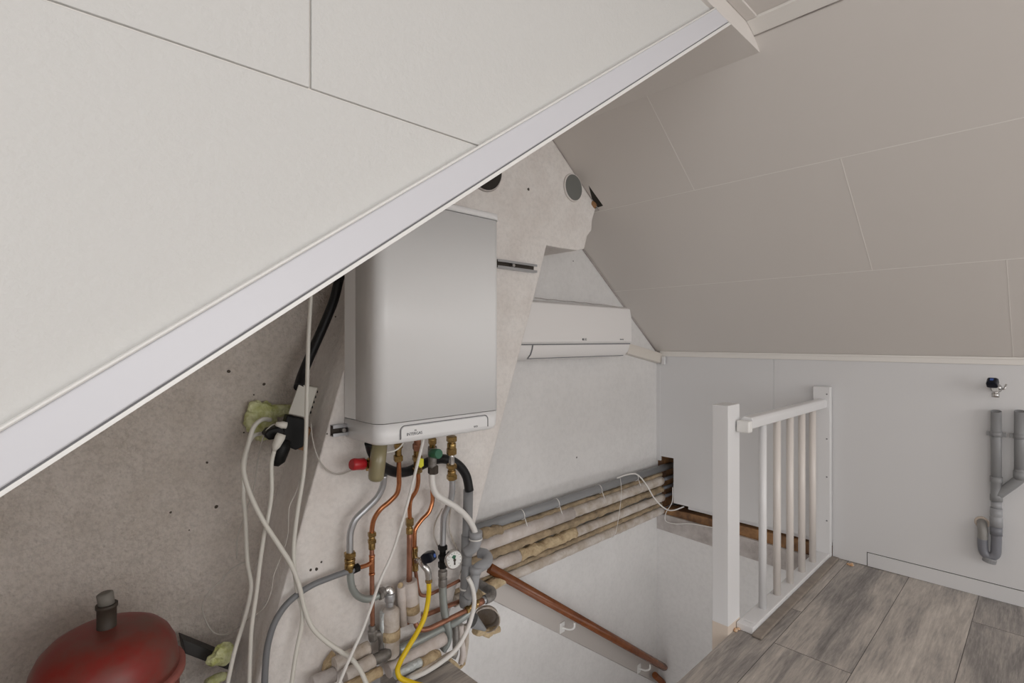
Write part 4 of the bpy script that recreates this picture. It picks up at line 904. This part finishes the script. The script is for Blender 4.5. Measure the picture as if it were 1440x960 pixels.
# ------------------------------------------------------------------ expansion tank
c = pix(150,884,y=1.56)
tk = thing('expansion_tank','dusty red expansion tank with dark pipe stub standing in the niche','tank',(c.x,1.56,ZF))
base_z = ZF
pr = [(.006,0),(.004,.03),(0,.06),(-.004,.085),(-.016,.108),(-.035,.126),(-.062,.139),(-.10,.1455),(-.125,.147)]
def lat(pts,name,mt,n=48):
    m = MB(); rs=[]
    for dz,r in pts: rs.append(m.ring(Vector((c.x,1.56,c.z+dz)),Vector((1,0,0)),Vector((0,1,0)),max(r,.0005),n))
    for a_,b_ in zip(rs,rs[1:]):
        for i in range(n): m._f([a_[i],a_[(i+1)%n],b_[(i+1)%n],b_[i]],True)
    m._f(rs[0]); m._f(rs[-1]); return m.build(name,mt,tk)
lat(pr,'upper_shell',M['tank'])
lat([(-.118,.147),(-.120,.160),(-.132,.160),(-.134,.147)],'flange',M['tankflange'])
lat([(-.130,.147),(-.30,.147),(-.36,.135),(-.40,.10),(-.415,.05),(-.42,.001)],'lower_shell',M['tank'])
m = MB()
for kk in range(3):
    an=kk*2.094; m.cyl((c.x+.1*math.cos(an),1.56+.1*math.sin(an),ZF+.001),(c.x+.1*math.cos(an),1.56+.1*math.sin(an),c.z-.375),.012,12)
m.build('foot', M['darkstub'], tk)
hh = pix(150,832,y=1.56).z - c.z
m = MB(); m.lathe(c+Vector((0,0,-.004)),c+Vector((0,0,hh*.68)),[(0,.0215),(.1,.0215),(.12,.0195),(.86,.0195),(.88,.022),(1,.022)],20); st=m.build('pipe_stub', M['darkstub'], tk)
m = MB(); m.lathe(c+Vector((0,0,hh*.66)),c+Vector((-.004,0,hh)),[(0,.0165),(.9,.0165),(1,.011)],18); m.build('stub_end', M['stubcap'], tk)

# ------------------------------------------------------------------ light
def area(name, loc, rot, sx, sy, energy, col=(1,1,1)):
    l = bpy.data.lights.new(name,'AREA'); l.shape='RECTANGLE'; l.size=sx; l.size_y=sy; l.energy=energy; l.color=col
    o = bpy.data.objects.new(name,l); C.objects.link(o); o.location=loc; o.rotation_euler=rot; return o
# daylight through the dormer window
area('daylight_window',(XL-.12,(wy0+wy1)/2,(wz0+wz1)/2),(0,math.radians(-90),0),wz1-wz0,wy1-wy0,19,(0.98,0.985,1.0))
# unseen fill lamp added behind the camera to brighten boiler and gable wall
area('fill_rear',(1.5,YB-.05,-.05),(math.radians(90),0,0),2.7,1.5,27,(1.0,0.985,0.965))
w = bpy.data.worlds.new('World'); bpy.context.scene.world = w; w.use_nodes = True
bg = w.node_tree.nodes['Background']; bg.inputs['Color'].default_value=(1.0,0.985,0.975,1); bg.inputs['Strength'].default_value=1.25
# ------------------------------------------------------------------ camera
cam = bpy.data.cameras.new('camera'); co = bpy.data.objects.new('camera',cam); C.objects.link(co)
cam.sensor_width = 36; cam.lens = F/1440*36; cam.shift_y = -2/1440; cam.clip_start=.01
co.location=(0,0,0); co.rotation_euler=(math.radians(90),0,-math.atan2(SB,CB))
bpy.context.scene.camera = co
# everything was laid out around the eye point: lift so the attic floor is z = 0
for o in list(bpy.context.scene.objects):
    if o.parent is None: o.location.z += H
vs = bpy.context.scene.view_settings
vs.view_transform='Standard'; vs.look='None'; vs.exposure=0.0; vs.gamma=1.0; vs.use_curve_mapping=False
